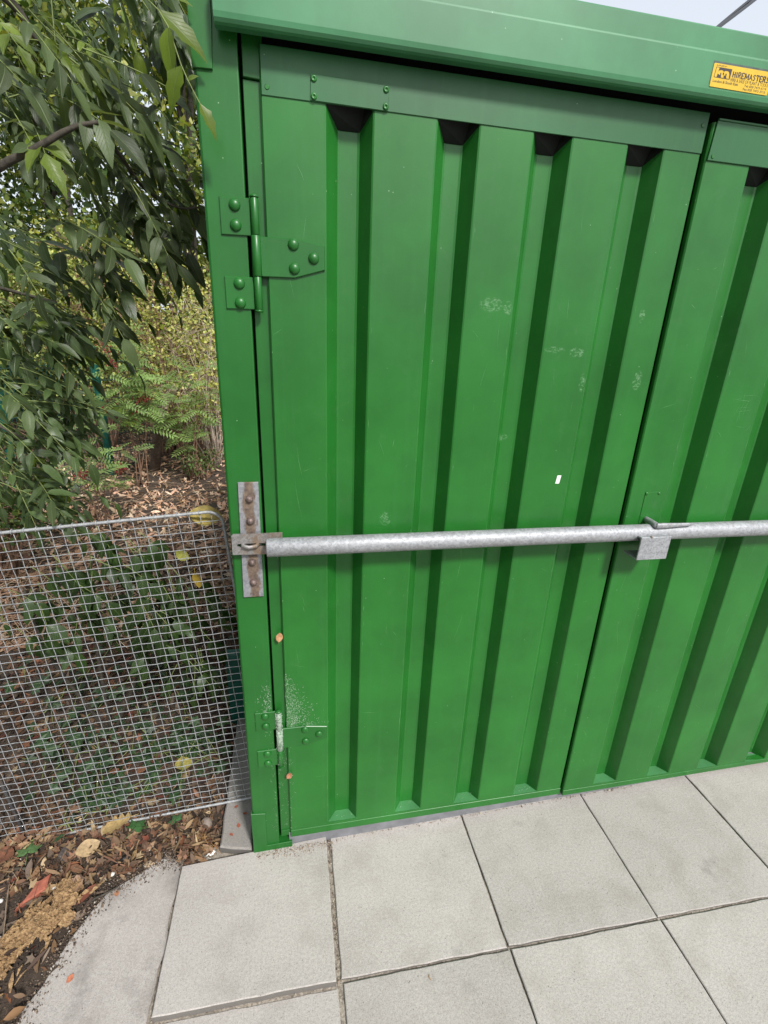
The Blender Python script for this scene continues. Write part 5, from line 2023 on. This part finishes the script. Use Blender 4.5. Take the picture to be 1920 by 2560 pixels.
def twiggy(name, x, y, w_, d_, h, label, seed, n_stem, n_leaf, size, pal, wts, stemmat, zlo=.0, lz=(.3, 1.0), r0=.012):
    r = random.Random(seed)
    gz = ground_z(x, y)
    t = empty(name, (x, y, gz))
    tag(t, label, 'shrub')
    tips = []
    for i in range(n_stem):
        a = r.uniform(0, 6.283)
        bx, by = x + math.cos(a) * w_ * .25 * r.random(), y + math.sin(a) * d_ * .25 * r.random()
        ex, ey = x + r.uniform(-1, 1) * w_, y + r.uniform(-1, 1) * d_
        ez = gz + h * r.uniform(.4, 1.0)
        P_ = [(bx, by, gz - .05), ((bx * 2 + ex) / 3 + r.gauss(0, .08), (by * 2 + ey) / 3, gz + (ez - gz) * .45), ((bx + ex * 2) / 3 + r.gauss(0, .1), (by + ey * 2) / 3, gz + (ez - gz) * .85), (ex, ey, ez - r.uniform(0, .25) * h)]
        mb = MB()
        pts = curve_pts(P_, 9)
        mb.tube(pts, [r0 * (1 - .85 * q / 9) for q in range(10)], 5)
        for q in range(9):      # side shoots belong to the stem
            b = pts[r.randint(3, 9)]
            e = b + Vector((r.gauss(0, .16), r.gauss(0, .12), r.gauss(0, .14))) * (h * .6)
            mb.tube([b, (b + e) / 2 + Vector((0, 0, r.gauss(0, .04))), e], [r0 * .28, r0 * .2, r0 * .1], 4)
            tips.append(e)
            tips.append((b + e) / 2)
        tips += pts[3:]
        o = mb.build('stem', stemmat, t)
        o.location = -t.location
    tp = np.array([tuple(v) for v in tips if gz + h * lz[0] <= v.z <= gz + h * lz[1] * 1.2])

    def pos(g_, n):
        return tp[g_.integers(0, len(tp), n)] + g_.normal(size=(n, 3)) * np.array([.07, .07, .06]) * max(.6, h * .5)
    foliage_mass(n_leaf, pos, size, pal, wts, seed, t)
    return t


TWB = m_plain('brown_twigs', (0.22, 0.13, 0.085), 0.85, 0, 0.4, 40, 0.3)
TWG = m_plain('grey_twigs', (0.46, 0.37, 0.30), 0.85, 0, 0.3, 40, 0.3)
twiggy('shrub', -1.55, 5.6, .9, .7, 2.9, 'sparse shrub with small yellow-green leaves and brown twigs behind the panel', 51, 44, 5200, (.03, .06), YEL + [(.05, .07, .02)], (4, 4, 3, 3, 2, 2), TWB)
twiggy('shrub', -.90, 5.0, .42, .4, 2.1, 'tangle of grey bare twigs with few yellow leaves beside the container', 52, 34, 1500, (.03, .055), YEL, (4, 4, 3, 2, 1), TWG, r0=.008)
twiggy('shrub', -1.15, 5.2, .75, .45, 1.7, 'bare brown brush with a few yellow leaves behind the rowans', 56, 36, 1500, (.025, .05), YEL, (4, 3, 4, 2, 1), TWB, r0=.008)
twiggy('shrub', -2.6, 6.2, .9, .6, 2.6, 'yellow-green shrub with dark stems behind the green mesh fence', 53, 24, 6500, (.03, .06), YEL[1:], (3, 1, 4, 4), TWB)
twiggy('shrub', -1.0, 4.6, .28, .3, .40, 'low green shrub in the dry leaves beside the container', 54, 14, 700, (.02, .045), [(.10, .17, .05), (.16, .24, .08), (.06, .10, .03)], (3, 3, 2), TWB)
twiggy('shrub', -1.9, 2.2, .5, .4, 1.25, 'dark small-leaved shrub in front of the green mesh fence', 55, 18, 2600, (.025, .05), DARKG, (4, 5, 4, 2, .5), TWB)

for i, (x, y, h, cw, lb) in enumerate(((-3.1, -1.2, 6.5, 1.3, 'unseen tree added at the wood edge, nearest the camera side'), (-3.6, -3.4, 7.0, 1.5, 'second unseen tree added at the wood edge'), (-3.3, -5.8, 7.0, 1.5, 'last unseen tree added at the wood edge'))):
    bg_tree(x, y, h, cw, lb, 190 + i, 9000, DARKG, (4, 5, 4, 2, 1), (.07, .14), nc=34, low=.12)  # out of view, added to cut the sky light from the left
trees_ = [(-3.6, 8.5, 6.5, 2.2), (-6.8, 9.5, 7.5, 2.6), (-1.6, 9.0, 6.8, 1.8), (-4.8, 12.5, 8.5, 2.8), (-9.5, 11, 8, 3), (-.4, 11.5, 7.6, 2.2), (-3.0, 7.3, 3.2, 1.3), (-5.4, 6.2, 5.2, 1.6)]
lbl = ['tall tree with mixed dark and yellow-green leaves behind the shrubs', 'broad dark tree behind the green fence', 'tree of yellowing leaves close behind the container', 'tallest tree at the back of the wood',
       'wide tree standing furthest from the container', 'tall tree rising directly behind the container', 'short bushy tree behind the yellow-green shrub', 'slim tree growing by the end of the green fence']
for i, (x, y, h, cw) in enumerate(trees_):
    bg_tree(x, y, h, cw, lbl[i], 70 + i, 15000 if h > 4 else 7000, DARKG if i not in (2, 6) else DARKG[1:] + [(.30, .31, .08)], (2, 4, 5, 4, 3), (.07, .15), nc=34, low=.08)
# trees along the path left of the camera's place: they close off the sky on that side
for i, (x, y, h, cw, lb) in enumerate(((-3.4, 1.6, 4.6, 1.3, 'dark tree left of the panel beyond the overhanging branches')  ,)):
    bg_tree(x, y, h, cw, lb, 90 + i, 9000, DARKG, (4, 5, 4, 2, 1), (.05, .10), nc=30, low=.12)

# ---- rowan sapling: fern-like leaves and red berry clusters
ROW = m_leaf('rowan_leaf_blade', (0.20, 0.30, 0.095), (0.26, 0.36, 0.16), 0.35, 0.5, False, 0.35)


def rowan_leaf(seed, pairs=7):
    r = random.Random(seed)
    V_, F_ = [], []

    def lf(b, d, s):
        n_ = Vector((0, 0, 1))
        x = Vector(d).normalized().cross(n_)
        o = len(V_)
        d = Vector(d).normalized() * s
        for p in (b, b + d * .45 + x * s * .17 + n_ * s * .05, b + d, b + d * .45 - x * s * .17 + n_ * s * .05):
            V_.append(tuple(p))
        F_.append((o, o + 1, o + 2, o + 3))
    for i in range(pairs):
        t = .2 + .75 * i / (pairs - 1)
        b = Vector((0, t, -.25 * t * t))
        for s_ in (-1, 1):
            lf(b, (s_ * 1.0, .35 + r.uniform(-.1, .1), -.15 + r.uniform(-.15, .1)), .30 * (1 - .35 * abs(t - .5)))
    lf(Vector((0, .95, -.23)), (0, 1, -.3), .26)
    me = bpy.data.meshes.new('leaf')
    o = len(V_)
    for q in range(5):
        t = q / 4
        V_ += [(-.008, t, -.25 * t * t), (.008, t, -.25 * t * t)]
    for q in range(4):
        F_.append((o + 2 * q, o + 2 * q + 1, o + 2 * q + 3, o + 2 * q + 2))
    me.from_pydata(V_, [], F_)
    me.materials.append(ROW)
    return me


row_me = [rowan_leaf(i) for i in range(4)]
BERRY = m_plain('red_berry', (0.22, 0.022, 0.02), 0.45, 0, 0.3, 30, 0)


def rowan(x, y, h, w_, n, label, seed, berries=0, size=(.16, .26)):
    r = random.Random(seed)
    gz = ground_z(x, y)
    t = empty('rowan_sapling', (x, y, gz))
    tag(t, label, 'sapling')
    tips = []
    for i in range(5):
        ex, ey, ez = x + r.uniform(-w_, w_), y + r.uniform(-w_, w_) * .7, gz + h * r.uniform(.45, 1)
        P_ = [(x + r.gauss(0, .05), y, gz - .05), (x * .6 + ex * .4, y * .6 + ey * .4, gz + (ez - gz) * .5), (ex, ey, ez)]
        limb(t, 'stem', P_, .007, .002, TWB, 8, 5)
        tips += [v for v in curve_pts(P_, 8)[3:] if v.z > gz + h * .36]
    for i in range(n):
        b = r.choice(tips) + Vector((r.gauss(0, .08), r.gauss(0, .08), r.gauss(0, .05)))
        a = r.uniform(0, 6.283)
        o = bpy.data.objects.new('leaf', row_me[i % 4])
        COL.objects.link(o)
        o.parent = t
        o.matrix_local = frame(b - t.location, (math.cos(a), math.sin(a) * .8 - .2, r.uniform(-.3, .35)), (r.gauss(0, .3), -.5 + r.gauss(0, .3), 1), r.uniform(*size))
    for i in range(berries):
        c_ = r.choice(tips) + Vector((r.gauss(0, .06), -.12, r.gauss(-.02, .04)))
        mb = MB()
        for q in range(16):
            p = c_ + Vector((r.gauss(0, .035), r.gauss(0, .03), r.gauss(0, .022)))
            mb.dome(p - Vector((0, 0, .004)), .0085, .0085, 7, 3, (0, 0, 1))
            mb.dome(p - Vector((0, 0, .004)), .0085, .0085, 7, 2, (0, 0, -1))
            mb.tube([p, c_ + Vector((0, 0, .05))], .0009, 3, False)
        o = mb.build('berry_cluster', BERRY, t)
        o.location = -t.location
    return t


rowan(-1.55, 4.3, 1.75, .52, 130, 'rowan sapling with fern-like leaves and dark red berry clusters', 61, 7)
rowan(-1.10, 4.5, 1.35, .36, 75, 'low rowan sapling without berries growing closest to the container', 62, 0)
rowan(-1.55, 3.1, 1.05, .32, 46, 'small rowan sapling in front of the berried one', 63, 2, (.13, .2))
# pale broken stump among the saplings
mb = MB()
rings = []
r = random.Random(3)
for i in range(8):
    t = i / 7
    rings.append([(.065 * (1 - .45 * t) * math.cos(a) * r.uniform(.7, 1.25) + .10 * t, .05 * (1 - .4 * t) * math.sin(a) * r.uniform(.7, 1.25), .27 * t + (r.uniform(-.05, .05) if i == 7 else 0)) for a in [q * math.pi / 4.5 for q in range(9)]])
mb.loft(rings, True, False)
o = mb.build('stump', m_plain('bleached_wood', (0.50, 0.40, 0.31), 0.9, 0, 0.3, 30, 0.6))
o.location = (-1.36, 4.7, .72)
o.rotation_euler = (R(5), R(14), 0)
tag(o, 'bleached broken stump standing among the rowan leaves', 'stump')
mb = MB()
mb.tube([(0, 0, -.95), (-.02, 0, -.3), (.0, 0, .1)], [.06, .055, .05], 8)
mb.build('base', m_plain('stump_bark', (0.12, 0.09, 0.07), 0.9, 0, 0.4, 30, 0.6), o)

# ---- green mesh fence further back
fen = empty('green_fence', (-1.9, 3.2, -0.07))
tag(fen, 'dark green welded mesh fence with teal posts behind the hanging leaves', 'fence')
FW = m_plain('fence_wire_green', (0.01, 0.06, 0.05), 0.5, 0, 0.2, 20, 0)
fp = [(-2.75, 1.7), (-2.25, 3.3), (-2.02, 4.75), (-1.05, 6.3)]
HF = 1.35
wb = MB()
wb.tube([(0, 0, 0), (0, 0, HF)], .0026, 4, False)
w_src = wb.build('wire', FW, fen)
cnt = 0
for s in range(3):
    a, b = Vector((*fp[s], 0)), Vector((*fp[s + 1], 0))
    L = (b - a).length
    nn = int(L / .05)
    for i in range(1, nn):
        p = a.lerp(b, i / nn)
        if cnt == 0:
            w_src.location = (p.x + 1.9, p.y - 3.2, 0.02)
        else:
            c_ = inst(w_src, 'wire', fen)
            c_.location = (p.x + 1.9, p.y - 3.2, 0.02)
        cnt += 1
    for kz in range(7):
        z = .06 + kz * .2
        o = MB().tube([(a.x + 1.9, a.y - 3.2 - .004, z), (b.x + 1.9, b.y - 3.2 - .004, z)], .003, 5).build('rail', FW, fen)
for (x, y) in fp:
    mb = MB()
    mb.loft([[(x + 1.9 - .03, y - 3.2 - .03, z), (x + 1.9 + .03, y - 3.2 - .03, z), (x + 1.9 + .03, y - 3.2 + .03, z), (x + 1.9 - .03, y - 3.2 + .03, z)] for z in (-.1, HF + .07)])
    mb.build('post', TEAL, fen)
